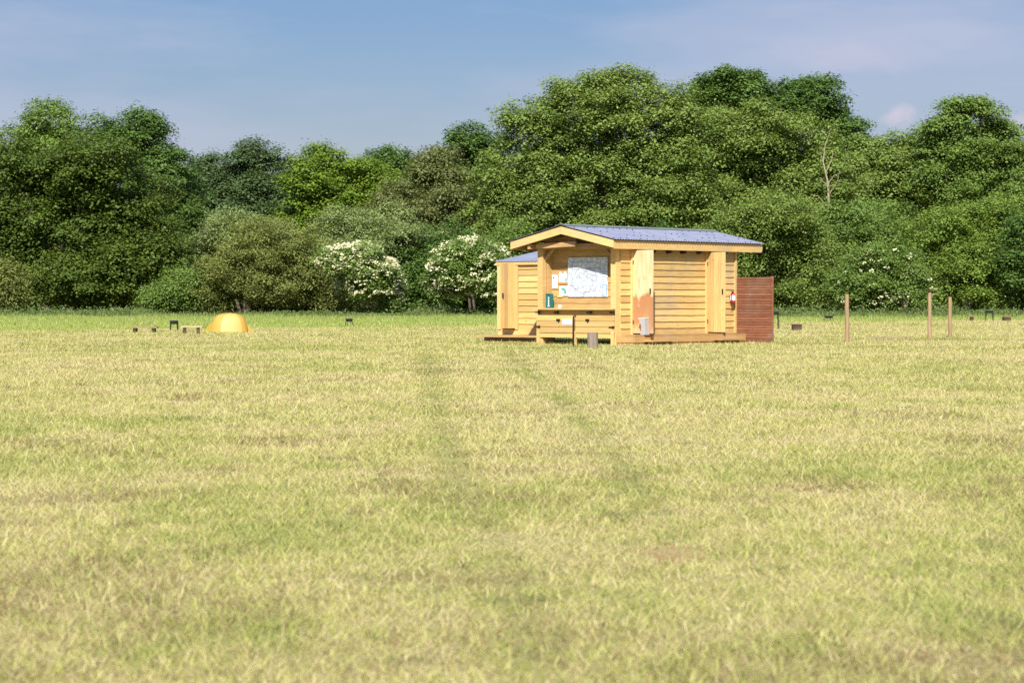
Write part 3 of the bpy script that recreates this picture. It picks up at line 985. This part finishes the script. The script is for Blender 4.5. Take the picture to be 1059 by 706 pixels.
    for x, z in ((-W + .05, .735), (-1.68, .735), (-.72, .735), (-.06, .735), (-W + .05, .405), (-.08, .405)):
        mb = MB(); mb.box((x, -0.06, z), (0.15, 0.014, 0.032)); mb.box((x + .045, -0.06, z), (0.05, 0.02, 0.055)); mb.build('hinge', M['iron'], cupboard)
    for x in (-1.62, -.77):
        mb = MB(); mb.box((x, -0.063, .565), (0.10, 0.02, 0.045)); mb.box((x + .02, -0.07, .545), (0.035, 0.02, 0.05)); mb.build('latch', M['iron'], cupboard)
    mb = MB(); mb.box((-1.36, -0.056, .52), (0.29, 0.006, 0.125)); mb.build('name_plate', M['white'], cupboard)
    # --- doors, standing open
    for t, w, ang, mat, lab in ((0.575, 0.63, 8, M['ply'], 'open door with pale water-stained plywood face'), (3.478, 0.56, 8, M['plank_v'], 'open door of plain upright yellow planks')):
        mb = MB()
        if mat is M['ply']:
            mb.box((w / 2, 0, (TOP - DZ - .06) / 2), (w, 0.035, TOP - DZ - .06))
        else:
            plank_door(mb, w, TOP - DZ - .06)
        dr = mb.build('door', mat, hut, (0.045, t, DZ + 0.03), R(-ang))
        dr['label'] = lab
        mb = MB(); mb.box((w - .05, -.035, .95), (.02, .03, .12)); mb.build('handle', M['iron'], dr)
        for z in (.25, 1.6):
            mb = MB(); mb.box((.02, -.024, z), (.035, .012, .09)); mb.build('hinge', M['iron'], dr)
    # --- deck in front of the doors, with steps
    mb = MB()
    out_d = 0.46
    for k in range(4):
        mb.box((0.06 + out_d * (k + .5) / 4, L / 2 - .15, DZ - 0.018), (out_d / 4 - .006, L - .30, 0.036))
    mb.box((0.05 + out_d - .0, L / 2 - .15, DZ - 0.105), (0.03, L - .31, 0.135), tone=.75)
    mb.box((0.03 + out_d / 2, 0.015, DZ - 0.105), (out_d + .0, 0.03, 0.135), tone=.75)
    mb.box((0.03 + out_d, L / 2 - .15, .045), (0.03, L - .4, 0.085), tone=.35)
    mb.box((0.02 + out_d / 2, 0.03, .045), (out_d - .02, 0.03, 0.085), tone=.35)
    mb.build('deck', M['deck'], hut)
    for t0, t1 in ((0.35, 1.30), (3.05, 3.95)):
        mb = MB(); mb.box((out_d + .19, (t0 + t1) / 2, 0.10), (0.24, t1 - t0, 0.035)); mb.box((out_d + .17, (t0 + t1) / 2, 0.045), (0.05, t1 - t0 - .1, 0.075), tone=.1)
        mb.build('step', M['deck'], hut)

    # ---------------- things on and about the hut
    def on_front(lx, ly, lz):
        return hut_point(lx, ly, lz)
    # site map
    base = on_front(-1.03, 0.285, 1.09)
    mp = thing('site_map', 'large white landscape map sheet fixed to the back wall of the serving recess', 'map', base, -ALPHA)
    mb = MB(); mb.box((0, 0, .45), (1.15, .012, .90)); mb.build('sheet', map_paper(), mp)
    ink = MB(); y = -0.0085
    def line(p, q, w=.013, mb_=None):
        p, q = Vector((p[0], y, p[1])), Vector((q[0], y, q[1]))
        d = (q - p); ln = d.length; a = math.atan2(d.z, d.x)
        (mb_ or ink).box((p + q) / 2, (ln, .002, w), Matrix.Rotation(-a, 3, 'Y'))
    rnd = random.Random(5)
    rows = [(-.50, .70), (-.30, .72), (-.1, .66), (.12, .70), (.26, .64)]
    line((-.52, .30), (-.30, .62)); line((-.30, .62), (.05, .66)); line((.05, .66), (.28, .52)); line((.28, .52), (.22, .14)); line((.22, .14), (-.2, .1)); line((-.2, .1), (-.52, .30))
    for k in range(24):
        cx_, cz_ = rnd.uniform(-.5, .24), rnd.uniform(.08, .70)
        w_, h_ = rnd.uniform(.04, .10), rnd.uniform(.03, .07)
        for a_, b_ in (((-w_, -h_), (w_, -h_)), ((w_, -h_), (w_, h_)), ((w_, h_), (-w_, h_)), ((-w_, h_), (-w_, -h_))):
            line((cx_ + a_[0] * .5, cz_ + a_[1] * .5), (cx_ + b_[0] * .5, cz_ + b_[1] * .5), .006)
    hd, HM = ink, 1
    for k in range(15):
        hd.box((-.50 + k * .045 + rnd.uniform(-.005, .005), y, .80 + rnd.uniform(-.006, .006)), (rnd.uniform(.02, .035), .002, rnd.uniform(.018, .03)), mi=1)
    for k in range(9):
        hd.box((.45, y, .70 - k * .06), (rnd.uniform(.06, .14), .002, .012), mi=1)
    for k in range(9):
        hd.box((.36, y, .70 - k * .06), (.022, .002, .022), mi=1)
    for cx_, cz_ in ((-.42, .14), (-.36, .09), (-.3, .15), (.33, .78), (.48, .13), (.41, .11)):
        ink.box((cx_, y, cz_), (.05, .002, .035), mi=2)
    ink.build('map_lines', [M['inkgrey'], M['inkblue'], M['inkpink']], mp)
    gr = MB(); gr.box((.545, y, .16), (.03, .002, .26)); gr.build('map_key', M['inkblue'], mp)
    # notices
    def notice(lab, lx, z0, w, h, mat):
        o = thing('notice', lab, 'notice', on_front(lx, 0.288, z0), -ALPHA, 'papers pinned up beside the map')
        m_ = MB(); m_.box((0, 0, h / 2), (w, .005, h)); m_.build('sheet', mat, o)
        return o
    o = notice('narrow lilac paper with a dark spot, leftmost of the pinned papers', -2.00, 1.29, .165, .31, M['cream'])
    m_ = MB(); m_.tube([(-.03, -.0025, .24), (-.03, -.005, .24)], [.022, .022], 10); m_.build('printed_spot', M['inkdark'], o)
    m_ = MB()
    for k in range(6):
        m_.box((0, -.0038, .18 - k * .024), (.11, .002, .007))
    m_.build('printed_lines', M['inkgrey'], o)
    o = notice('pale blue printed sheet above the green one, beside the map', -1.755, 1.385, .25, .245, M['bluepaper'])
    for x_ in (-.08, .06):
        m_ = MB(); m_.box((x_, -.001, .262), (.06, .006, .035)); m_.build('paper_tab', M['white'], o)
    m_ = MB(); m_.box((0, -.0045, .025), (.25, .003, .045)); m_.build('printed_band', M['orange'], o)
    m_ = MB(); m_.box((.08, -.0045, .10), (.06, .003, .07)); m_.build('picture_print', M['inkblue'], o)
    o = notice('white sheet with a green swoosh, lowest of the pinned papers', -1.745, 1.115, .24, .225, M['white'])
    m_ = MB()
    prev = None
    pts = [(-.08, .15), (-.03, .18), (.03, .175), (.07, .14), (.085, .09), (.08, .04)]
    inner = [(.02, .05), (.03, .08), (.02, .11), (-.01, .13), (-.04, .135), (-.08, .15)]
    m_.prism([Vector((p[0], -.0032, p[1])) for p in pts + inner[:-1]], (0, -.002, 0)); m_.build('printed_swoosh', M['greenprint'], o)
    m_ = MB(); m_.box((-.10, -.0035, -.012), (.15, .003, .035)); m_.build('yellow_edge', M['yellowprint'], o)
    # teal leaflet box on the counter
    o = thing('leaflet_box', 'slim dark teal box with a white upright mark standing on the counter', 'leaflet box', on_front(-W + 0.275, 0.10, 0.8335), -ALPHA)
    m_ = MB(); m_.box((0, 0, .165), (.145, .10, .33)); m_.build('case', M['teal'], o)
    m_ = MB(); m_.box((.012, -.0515, .13), (.03, .003, .15), tone=.5)
    m_.box((.012, -.0515, .235), (.036, .003, .036)); m_.box((.012, -.0515, .045), (.06, .003, .018)); m_.build('white_mark', M['white'], o)
    m_ = MB(); m_.box((0, -.0515, .315), (.145, .003, .014)); m_.build('lid_edge', M['iron'], o)
    # cup
    m_ = MB(); m_.tube([(0, 0, 0), (0, 0, .075)], [.03, .038], 14); m_.tube([(.036, 0, .02), (.06, 0, .03), (.06, 0, .055), (.036, 0, .062)], [.006] * 4, 6)
    o = m_.build('mug', M['white'], None, on_front(-1.66, 0.05, 0.8335), -ALPHA)
    tag(o, 'small white mug standing on the serving counter', 'mug')
    # fire extinguisher on the end wall strip
    o = thing('fire_extinguisher', 'small red fire extinguisher with white label hung on the boarding beside the plank door', 'fire extinguisher', hut_point(0.105, 4.43, 0.90), -ALPHA)
    m_ = MB(); m_.tube([(0, 0, .05), (0, 0, .065), (0, 0, .24), (0, 0, .27), (0, 0, .285)], [.05, .062, .062, .045, .02], 14); m_.build('cylinder', M['red'], o, smooth=True)
    m_ = MB(); m_.tube([(0, 0, .11), (0, 0, .23)], [.0635, .0635], 14, cap=False); m_.build('label_band', M['white'], o)
    m_ = MB(); m_.box((0, 0, .30), (.03, .03, .03)); m_.box((.02, -.03, .325), (.025, .12, .012)); m_.box((.02, -.03, .30), (.025, .10, .010)); m_.build('valve', M['iron'], o)
    m_ = MB(); m_.tube([(0, -.02, .30), (.02, -.075, .27), (.03, -.085, .16), (.03, -.075, .03)], [.011, .011, .011, .016], 7); m_.build('hose', M['iron'], o)
    m_ = MB(); m_.box((-.07, 0, .16), (.02, .06, .16)); m_.build('bracket', M['steel'], o)
    # wedge shaped bin by the stained door
    o = thing('wedge_bin', 'pale grey wedge-shaped bin at the foot of the stained plywood door', 'bin', hut_point(0.52, 0.50, DZ), -ALPHA)
    m_ = MB(); m_.prism([Vector((-.14, 0, .36)), Vector((.03, 0, .36)), Vector((.05, 0, 0)), Vector((-.09, 0, 0)), Vector((-.07, 0, .20))], (0, -.16, 0)); m_.build('body', M['grey'], o)
    m_ = MB(); m_.box((-.055, -.08, .368), (.19, .18, .016)); m_.build('rim', M['white'], o)
    # red brown slatted screen at the end
    o = thing('slatted_screen', 'red-brown screen of close horizontal slats standing at the right end of the hut', 'screen', hut_point(0.02, L, 0), -ALPHA)
    m_ = MB()
    ns = 25; hh = 1.55 / ns
    for k in range(ns):
        m_.box((0.52 + random.uniform(-.004, .004), 0.0, -.015 + hh * 1.02 * (k + .5)), (1.00, .022, hh - .007))
    m_.build('slats', M['screen'], o)
    m_ = MB(); m_.box((.52, .02, .80), (.98, .012, 1.50), tone=.0); m_.build('backing', M['darkwood'], o)
    for x_ in (0.035, 1.01):
        m_ = MB(); m_.box((x_, .055, .79), (.06, .05, 1.58)); m_.build('upright', M['screen'], o)
    return hut


def make_small_shed():
    """second, smaller hut behind the left corner; local frame is the big hut's (x along the front, y to the rear)"""
    org = hut_point(-5.314, 2.2, 0)
    o = thing('timber_shed', 'small yellow shed with sloping blue roof and open plank door, left of the main hut', 'shed', org, -ALPHA)
    fz, top = 0.30, 1.93
    Wd, Dp = 2.0, 1.7
    m_ = MB(); boarding(m_, (0.65, 0, 0), (1, 0, 0), (0, -1, 0), Wd - .65, fz, top); m_.build('wall', M['board'], o)
    m_ = MB(); boarding(m_, (Wd, 0, 0), (0, 1, 0), (1, 0, 0), Dp, fz, top + .05); m_.build('wall', M['board'], o)
    m_ = MB(); boarding(m_, (0, 0, 0), (0, 1, 0), (-1, 0, 0), Dp, fz, top + .05); m_.build('wall', M['board'], o)
    m_ = MB(); boarding(m_, (0, Dp, 0), (1, 0, 0), (0, 1, 0), Wd, fz, top + .25); m_.build('wall', M['board'], o)
    for x, w in ((.05, .10), (.61, .085)):
        m_ = MB(); m_.box((x, -.02, (fz + top) / 2), (w, .09, top - fz)); m_.build('door_post', M['plank_v'], o)
    m_ = MB(); plank_door(m_, .54, top - fz - .05, n=4)
    d = m_.build('door', M['plank_v'], o, (0.56, -0.06, fz + .03), R(-91))
    d['label'] = 'open door of upright yellow planks'
    m_ = MB(); m_.box((.48, .035, .8), (.02, .03, .12)); m_.build('handle', M['iron'], d)
    m_ = MB(); m_.box((.33, .02, top - .04), (.48, .05, .10)); m_.build('door_head', M['beam'], o)
    # lean-to roof, low in front, rising to the rear
    m_ = MB()
    y0, y1, x0, x1 = -.10, Dp + .15, -.04, Wd + .08
    sl = 0.165
    z0 = top + .035
    n = int((x1 - x0) / .1 * 6); vs = []; fs = []
    for i in range(n + 1):
        x = x0 + (x1 - x0) * i / n
        dz = .010 * math.sin((x - x0) / .1 * 2 * math.pi)
        vs += [(x, y0, z0 + dz), (x, y1, z0 + dz + sl * (y1 - y0)), (x, y0, z0 + dz - .01), (x, y1, z0 + dz - .01 + sl * (y1 - y0))]
    for i in range(n):
        a, b = i * 4, i * 4 + 4
        fs += [(a, b, b + 1, a + 1), (a + 2, a + 3, b + 3, b + 2), (a, a + 2, b + 2, b), (a + 1, b + 1, b + 3, a + 3)]
    fs += [(0, 1, 3, 2), (n * 4, n * 4 + 2, n * 4 + 3, n * 4 + 1)]
    m_.add(vs, fs, .5)
    m_.build('roof', M['roof'], o)
    m_ = MB(); m_.box(((x0 + x1) / 2, y0 + .03, z0 - .055), (x1 - x0 - .04, .025, .07)); m_.build('fascia', M['beam'], o)
    m_ = MB(); m_.box((Wd / 2, Dp / 2 - .03, fz - .075), (Wd, Dp + .02, .145), tone=.9); m_.build('base', M['board'], o)
    m_ = MB()
    for k in range(4):
        m_.box((Wd / 2 - .10, -.12 - k * .14, .145), (Wd + .26, .13, .05), tone=.8)
    m_.box((Wd / 2 - .10, -.30, .06), (Wd + .2, .05, .118), tone=.4)
    m_.build('deck', M['deck'], o)


# ================================================================== SMALL THINGS IN THE FIELD
def make_props():
    # stump and iron stake in front of the counter
    o = thing('log_stump', 'short upright grey log stump standing in the grass in front of the counter', 'stump', ground_at(613, 51.2))
    m_ = MB()
    pts, rad = [], []
    m_.tube([(0, 0, -.03), (.005, 0, .08), (-.004, 0, .2), (0, 0, .325)], [.125, .115, .113, .112], 18, tone=.5); m_.build('log', M['stump'], o)
    m_ = MB(); m_.tube([(0, 0, .325), (0, 0, .331)], [.106, .103], 18); m_.build('cut_face', M['seatwood'], o)
    o = thing('iron_stake', 'thin black iron stake with hooked head, left of the log stump before the counter', 'stake', ground_at(593, 52.6))
    m_ = MB(); m_.tube([(0, 0, -.05), (0, 0, .62)], [.022, .020], 8); m_.build('shaft', M['iron'], o)
    m_ = MB(); m_.tube([(0, 0, .62), (0.0, 0, .66), (.035, 0, .675), (.06, 0, .655)], [.020, .02, .018, .014], 8); m_.build('hook', M['iron'], o)

    # three field posts
    g = 'round wooden posts in the field right of the hut'
    posts = [(876, 58.1, 1.16, .052, 'leftmost of three field posts, plain round brown post standing on its own', False),
             (961.5, 61.0, 1.26, .050, 'tallest of three field posts, with a dark flat cap', True),
             (982.5, 64.6, 1.10, .050, 'right-hand field post, plain and uncapped, just right of the capped post', False)]
    for px, d, h, r, lab, cap in posts:
        o = thing('field_post', lab, 'post', ground_at(px, d), random.uniform(0, 3), g)
        m_ = MB()
        m_.tube([(0, 0, -.1), (.004, 0, h * .4), (-.004, .004, h * .8), (random.uniform(-.012, .012), 0, h)], [r * 1.05, r, r * .96, r * .93], 12)
        m_.build('shaft', M['post'], o)
        if cap:
            m_ = MB(); m_.box((0, 0, h + .012), (.19, .19, .028)); m_.build('cap', M['darkwood'], o)
    # scraped soil by the posts
    for px, d, sx, lab in ((912, 61.5, .55, 'low heap of dry soil left of the capped field post'), (938, 62.5, .40, 'smaller heap of dry soil closest to the capped field post')):
        m_ = MB()
        vs = [(0, 0, .085)]; fs = []
        for ring, (rr, zz) in enumerate(((.5, .06), (1.0, -.01))):
            for k in range(16):
                a = 2 * math.pi * k / 16
                q = rr * random.uniform(.8, 1.15)
                vs.append((math.cos(a) * sx * q, math.sin(a) * sx * .6 * q, zz * random.uniform(.6, 1.4) if ring == 0 else zz))
        for k in range(16):
            k2 = (k + 1) % 16
            fs += [(0, 1 + k, 1 + k2), (1 + k, 17 + k, 17 + k2, 1 + k2)]
        m_.add(vs, fs)
        o = m_.build('soil_heap', M['soil'], None, ground_at(px, d), smooth=True)
        tag(o, lab, 'soil heap', 'soil heaps by the posts')

    # tent
    D = 76.5
    c = ground_at(237, D)
    o = thing('dome_tent', 'low yellow dome tent with flat top pitched before the willow bush', 'tent', c, R(8))
    HW, HD, HH = .66, .55, .60
    prof = [(1.0, 0), (.965, .18), (.89, .45), (.78, .70), (.62, .88), (.38, .97), (0.001, 1.0)]

    def dome_patch(a0, a1, n, mat, name, sc=1.0):
        m__ = MB(); vs = []; fs = []
        for (rr, zz) in prof:
            for k in range(n + 1):
                a = a0 + (a1 - a0) * k / n
                ca, sa = math.cos(a), math.sin(a)
                sq = 1.0 - .06 * (math.cos(4 * a) * .5 + .5)          # slightly squared between the poles
                vs.append((ca * HW * rr * sq * sc, sa * HD * rr * sq * sc, zz * HH * sc + .01))
        m = n + 1
        for i in range(len(prof) - 1):
            for k in range(n):
                fs.append((i * m + k, i * m + k + 1, (i + 1) * m + k + 1, (i + 1) * m + k))
        m__.add(vs, fs, .5)
        return m__.build(name, mat, o, smooth=True)
    dome_patch(R(-118), R(-52), 10, M['tentpale'], 'door_panel')
    dome_patch(R(-52), R(52), 14, M['tent'], 'canopy_panel')
    dome_patch(R(52), R(168), 14, M['tent'], 'canopy_panel')
    dome_patch(R(168), R(242), 10, M['tent'], 'canopy_panel')
    for a in (-118, -52):
        m_ = MB()
        sq = 1.0 - .06 * (math.cos(4 * R(a)) * .5 + .5)
        m_.tube([(math.cos(R(a)) * HW * rr * sq * 1.006, math.sin(R(a)) * HD * rr * sq * 1.006, zz * HH * 1.004 + .012) for rr, zz in prof], [.008] * len(prof), 6)
        m_.build('pole_sleeve', M['tent'], o)
    m_ = MB()
    m_.add([(-.58, -.30, 0), (-.86, -.10, 0), (-.60, .2, 0), (-.54, -.06, .34), (-.42, -.42, 0)], [(0, 1, 3), (1, 2, 3), (4, 0, 3)], .5); m_.build('vestibule', M['tentolive'], o)
    m_ = MB(); m_.add([(.60, -.15, 0), (.80, .0, 0), (.6, .15, 0), (.55, 0, .26)], [(0, 1, 3), (1, 2, 3)], .5); m_.build('side_flap', M['tent'], o)

    # barbecues
    def barbecue(lab, px, d, w, h, rz):
        o = thing('barbecue', lab, 'barbecue', ground_at(px, d), rz, 'black barbecues on thin legs')
        m_ = MB()
        t = .085
        n = 16
        vs = []; fs = []
        for rr, zz in ((.32, h - t - .03), (.44, h - t), (.5, h)):
            for k in range(n):
                a = 2 * math.pi * k / n
                vs.append((math.cos(a) * rr * w, math.sin(a) * rr * w * .7, zz))
        for i in range(2):
            for k in range(n):
                k2 = (k + 1) % n
                fs.append((i * n + k, i * n + k2, (i + 1) * n + k2, (i + 1) * n + k))
        fs.append(tuple(range(n)))
        m_.add(vs, fs); m_.build('bowl', M['iron'], o)
        m_ = MB()
        for k in range(7):
            m_.box((-.42 * w + k * .14 * w, 0, h + .004), (.008, w * .6 * math.sqrt(max(.05, 1 - (-.84 + k * .28) ** 2)) * 1.05, .006))
        m_.box((0, 0, h + .011), (w * .98, .012, .008)); m_.build('grill', M['steel'], o)
        for sx in (-1, 1):
            for sy in (-1, 1):
                m_ = MB(); m_.tube([(sx * w * .36, sy * w * .22, h - t), (sx * w * .44, sy * w * .28, -.03)], [.014, .014], 6); m_.build('leg', M['iron'], o)
        return o
    barbecue('black barbecue between the low plank bench and the small table, left of the tent', 180, 80.5, .30, .34, .3)
    barbecue('black barbecue alone on the light grass in front of the left flowering bush', 361, 92, .30, .32, -.4)
    barbecue('black barbecue half hidden by the right edge of the red-brown screen', 801, 86, .34, .62, .1)
    barbecue('black barbecue low in the grass between the screen and the leftmost field post', 857, 119, .48, .26, .5)
    barbecue('taller black barbecue between two small seats at the right edge of the field', 1023, 119, .44, .52, 0)

    # seats and benches
    def bench(lab, px, d, w, h, dp, legs, name='plank_bench', cat='bench', grp='low wooden seats in the field', dark=False):
        o = thing(name, lab, cat, ground_at(px, d), random.uniform(-.15, .15), grp)
        m_ = MB(); m_.box((0, 0, h - .02), (w, dp, .045)); m_.build('seat' if cat != 'table' else 'table_top', M['seatwood'] if cat != 'table' else M['paleboard'], o)
        for x in legs:
            m_ = MB()
            m_.box((x, 0, (h - .04) / 2 - .01), (.10 if len(legs) > 1 else w * .35, dp * .8, h - .02)); m_.build('leg', M['darkwood'], o)
    bench('long low plank bench on two dark blocks, furthest left in the field', 149.5, 76.5, .84, .18, .24, (-.30, .30))
    bench('small low table with pale top and dark legs beside the tent', 198, 72, .62, .25, .36, (-.20, .20), 'low_table', 'table', None)
    bench('little one-legged seat left of the taller barbecue at the right edge', 1005, 119, .50, .25, .3, (0,))

    def box_seat(lab, px, d, w, h):
        o = thing('box_seat', lab, 'seat', ground_at(px, d), random.uniform(-.2, .2), 'dark box seats in the field')
        m_ = MB(); m_.box((0, 0, h / 2), (w, w * .8, h)); m_.build('body', M['darkwood'], o)
        m_ = MB(); m_.box((0, 0, h + .013), (w * 1.15, w * .95, .026)); m_.build('seat', M['seatwood'], o)
    box_seat('dark box seat in the mown grass right of the red-brown screen', 824, 80.5, .31, .21)
    box_seat('dark box seat right of the taller barbecue, nearest the right edge', 1041, 119, .36, .2)


# ================================================================== SKY, SUN, CAMERA
SUN_EL, SUN_FROM = R(40), Vector((-0.09, -0.99, 0)).normalized()      # sun behind the camera, slightly right


def make_world():
    w = bpy.data.worlds.new('World')
    scene.world = w
    w.use_nodes = True
    nt = w.node_tree
    for n in list(nt.nodes):
        nt.nodes.remove(n)
    out = N(nt, 'ShaderNodeOutputWorld')
    bg = N(nt, 'ShaderNodeBackground')
    sky = N(nt, 'ShaderNodeTexSky', sky_type='NISHITA')
    sky.sun_disc = False
    sky.sun_elevation = SUN_EL
    sky.sun_rotation = math.atan2(SUN_FROM.x, SUN_FROM.y)
    sky.altitude = 50
    sky.air_density = 1.0
    sky.dust_density = 0.6
    sky.ozone_density = 2.5
    tc = N(nt, 'ShaderNodeTexCoord')
    mp = N(nt, 'ShaderNodeMapping')
    mp.inputs['Scale'].default_value = (3.0, 3.0, 14.0)
    mp.inputs['Location'].default_value = (1.7, 0.3, 0.4)
    nt.links.new(tc.outputs['Generated'], mp.inputs['Vector'])
    n1 = noise(nt, mp.outputs['Vector'], 1.6, 6, 0.55)
    veil = ramp(nt, n1, [(0.40, 0.0), (0.70, 0.75)])
    sp = N(nt, 'ShaderNodeSeparateXYZ')
    nt.links.new(tc.outputs['Generated'], sp.inputs[0])
    # the horizon haze layer: grey-blue rather than white
    hz = ramp(nt, sp.outputs['Z'], [(0.0, (0.43, 0.372, 0.425)), (0.06, (0.40, 0.378, 0.437)), (0.13, (0.325, 0.375, 0.47)), (0.35, (0.8, 0.9, 1.0)), (0.6, (1, 1, 1))])
    base = mixrgb(nt, sky.outputs[0], hz, 1.0, 'MULTIPLY')
    base = mixrgb(nt, base, (3.0, 3.2, 4.15), veil)
    # two small rosy fair-weather clouds low over the wood
    wob = N(nt, 'ShaderNodeTexNoise'); wob.inputs['Scale'].default_value = 70; wob.inputs['Detail'].default_value = 4
    nt.links.new(tc.outputs['Generated'], wob.inputs['Vector'])
    wsub = N(nt, 'ShaderNodeVectorMath', operation='MULTIPLY_ADD')
    nt.links.new(wob.outputs['Color'], wsub.inputs[0]); wsub.inputs[1].default_value = (.018, .018, .018); nt.links.new(tc.outputs['Generated'], wsub.inputs[2])
    for (px, py, rx, rz, amt) in ((926, 119, 18, 15, .55), (1062, 128, 26, 18, .5), (880, 60, 90, 26, .16)):
        dv = Vector(((px - CX) / F_PX, 1, (HOR - py) / F_PX)).normalized() + Vector((.009, .009, .009))
        sub = N(nt, 'ShaderNodeVectorMath', operation='SUBTRACT'); nt.links.new(wsub.outputs[0], sub.inputs[0]); sub.inputs[1].default_value = dv
        scl = N(nt, 'ShaderNodeVectorMath', operation='MULTIPLY'); nt.links.new(sub.outputs[0], scl.inputs[0])
        scl.inputs[1].default_value = (F_PX / rx, F_PX / rx, F_PX / rz)
        ln = N(nt, 'ShaderNodeVectorMath', operation='LENGTH'); nt.links.new(scl.outputs[0], ln.inputs[0])
        base = mixrgb(nt, base, (4.6, 3.9, 4.5), ramp(nt, ln.outputs['Value'], [(0.0, amt), (0.4, amt * .75), (1.0, 0.0)]))
    nt.links.new(base, bg.inputs[0])
    bg.inputs[1].default_value = 0.094
    nt.links.new(bg.outputs[0], out.inputs[0])


def make_cloud_puffs():
    pass


def make_light_camera():
    sd = bpy.data.lights.new('sun', 'SUN')
    sd.energy = 4.4
    sd.angle = R(0.53)
    sd.color = (1.0, 0.955, 0.86)
    so = bpy.data.objects.new('sun', sd)
    COL.objects.link(so)
    direction = -(SUN_FROM * math.cos(SUN_EL) + Vector((0, 0, math.sin(SUN_EL))))
    so.rotation_euler = direction.to_track_quat('-Z', 'Y').to_euler()
    so.location = (0, -10, 30)
    cd = bpy.data.cameras.new('camera')
    cd.sensor_width = 36
    cd.lens = F_PX * 36 / 1059
    cd.clip_start = 0.1
    cd.clip_end = 4000
    cd.dof.use_dof = True
    cd.dof.focus_distance = 56
    cd.dof.aperture_fstop = 6.7
    co = bpy.data.objects.new('camera', cd)
    COL.objects.link(co)
    co.location = (0, 0, EYE)
    co.rotation_euler = (math.pi / 2 - math.atan((353 - HOR) / F_PX), 0, 0)
    scene.camera = co
    vs = scene.view_settings
    vs.view_transform = 'Standard'
    vs.look = 'None'
    vs.exposure = 0.9
    vs.gamma = 1
    vs.use_curve_mapping = False
    scene.cycles.max_bounces = 6
    scene.cycles.diffuse_bounces = 3
    scene.cycles.transmission_bounces = 3
    scene.cycles.use_denoising = False


make_world()
make_ground()
make_field()
make_trees()
make_hut()
make_small_shed()
make_props()
make_light_camera()
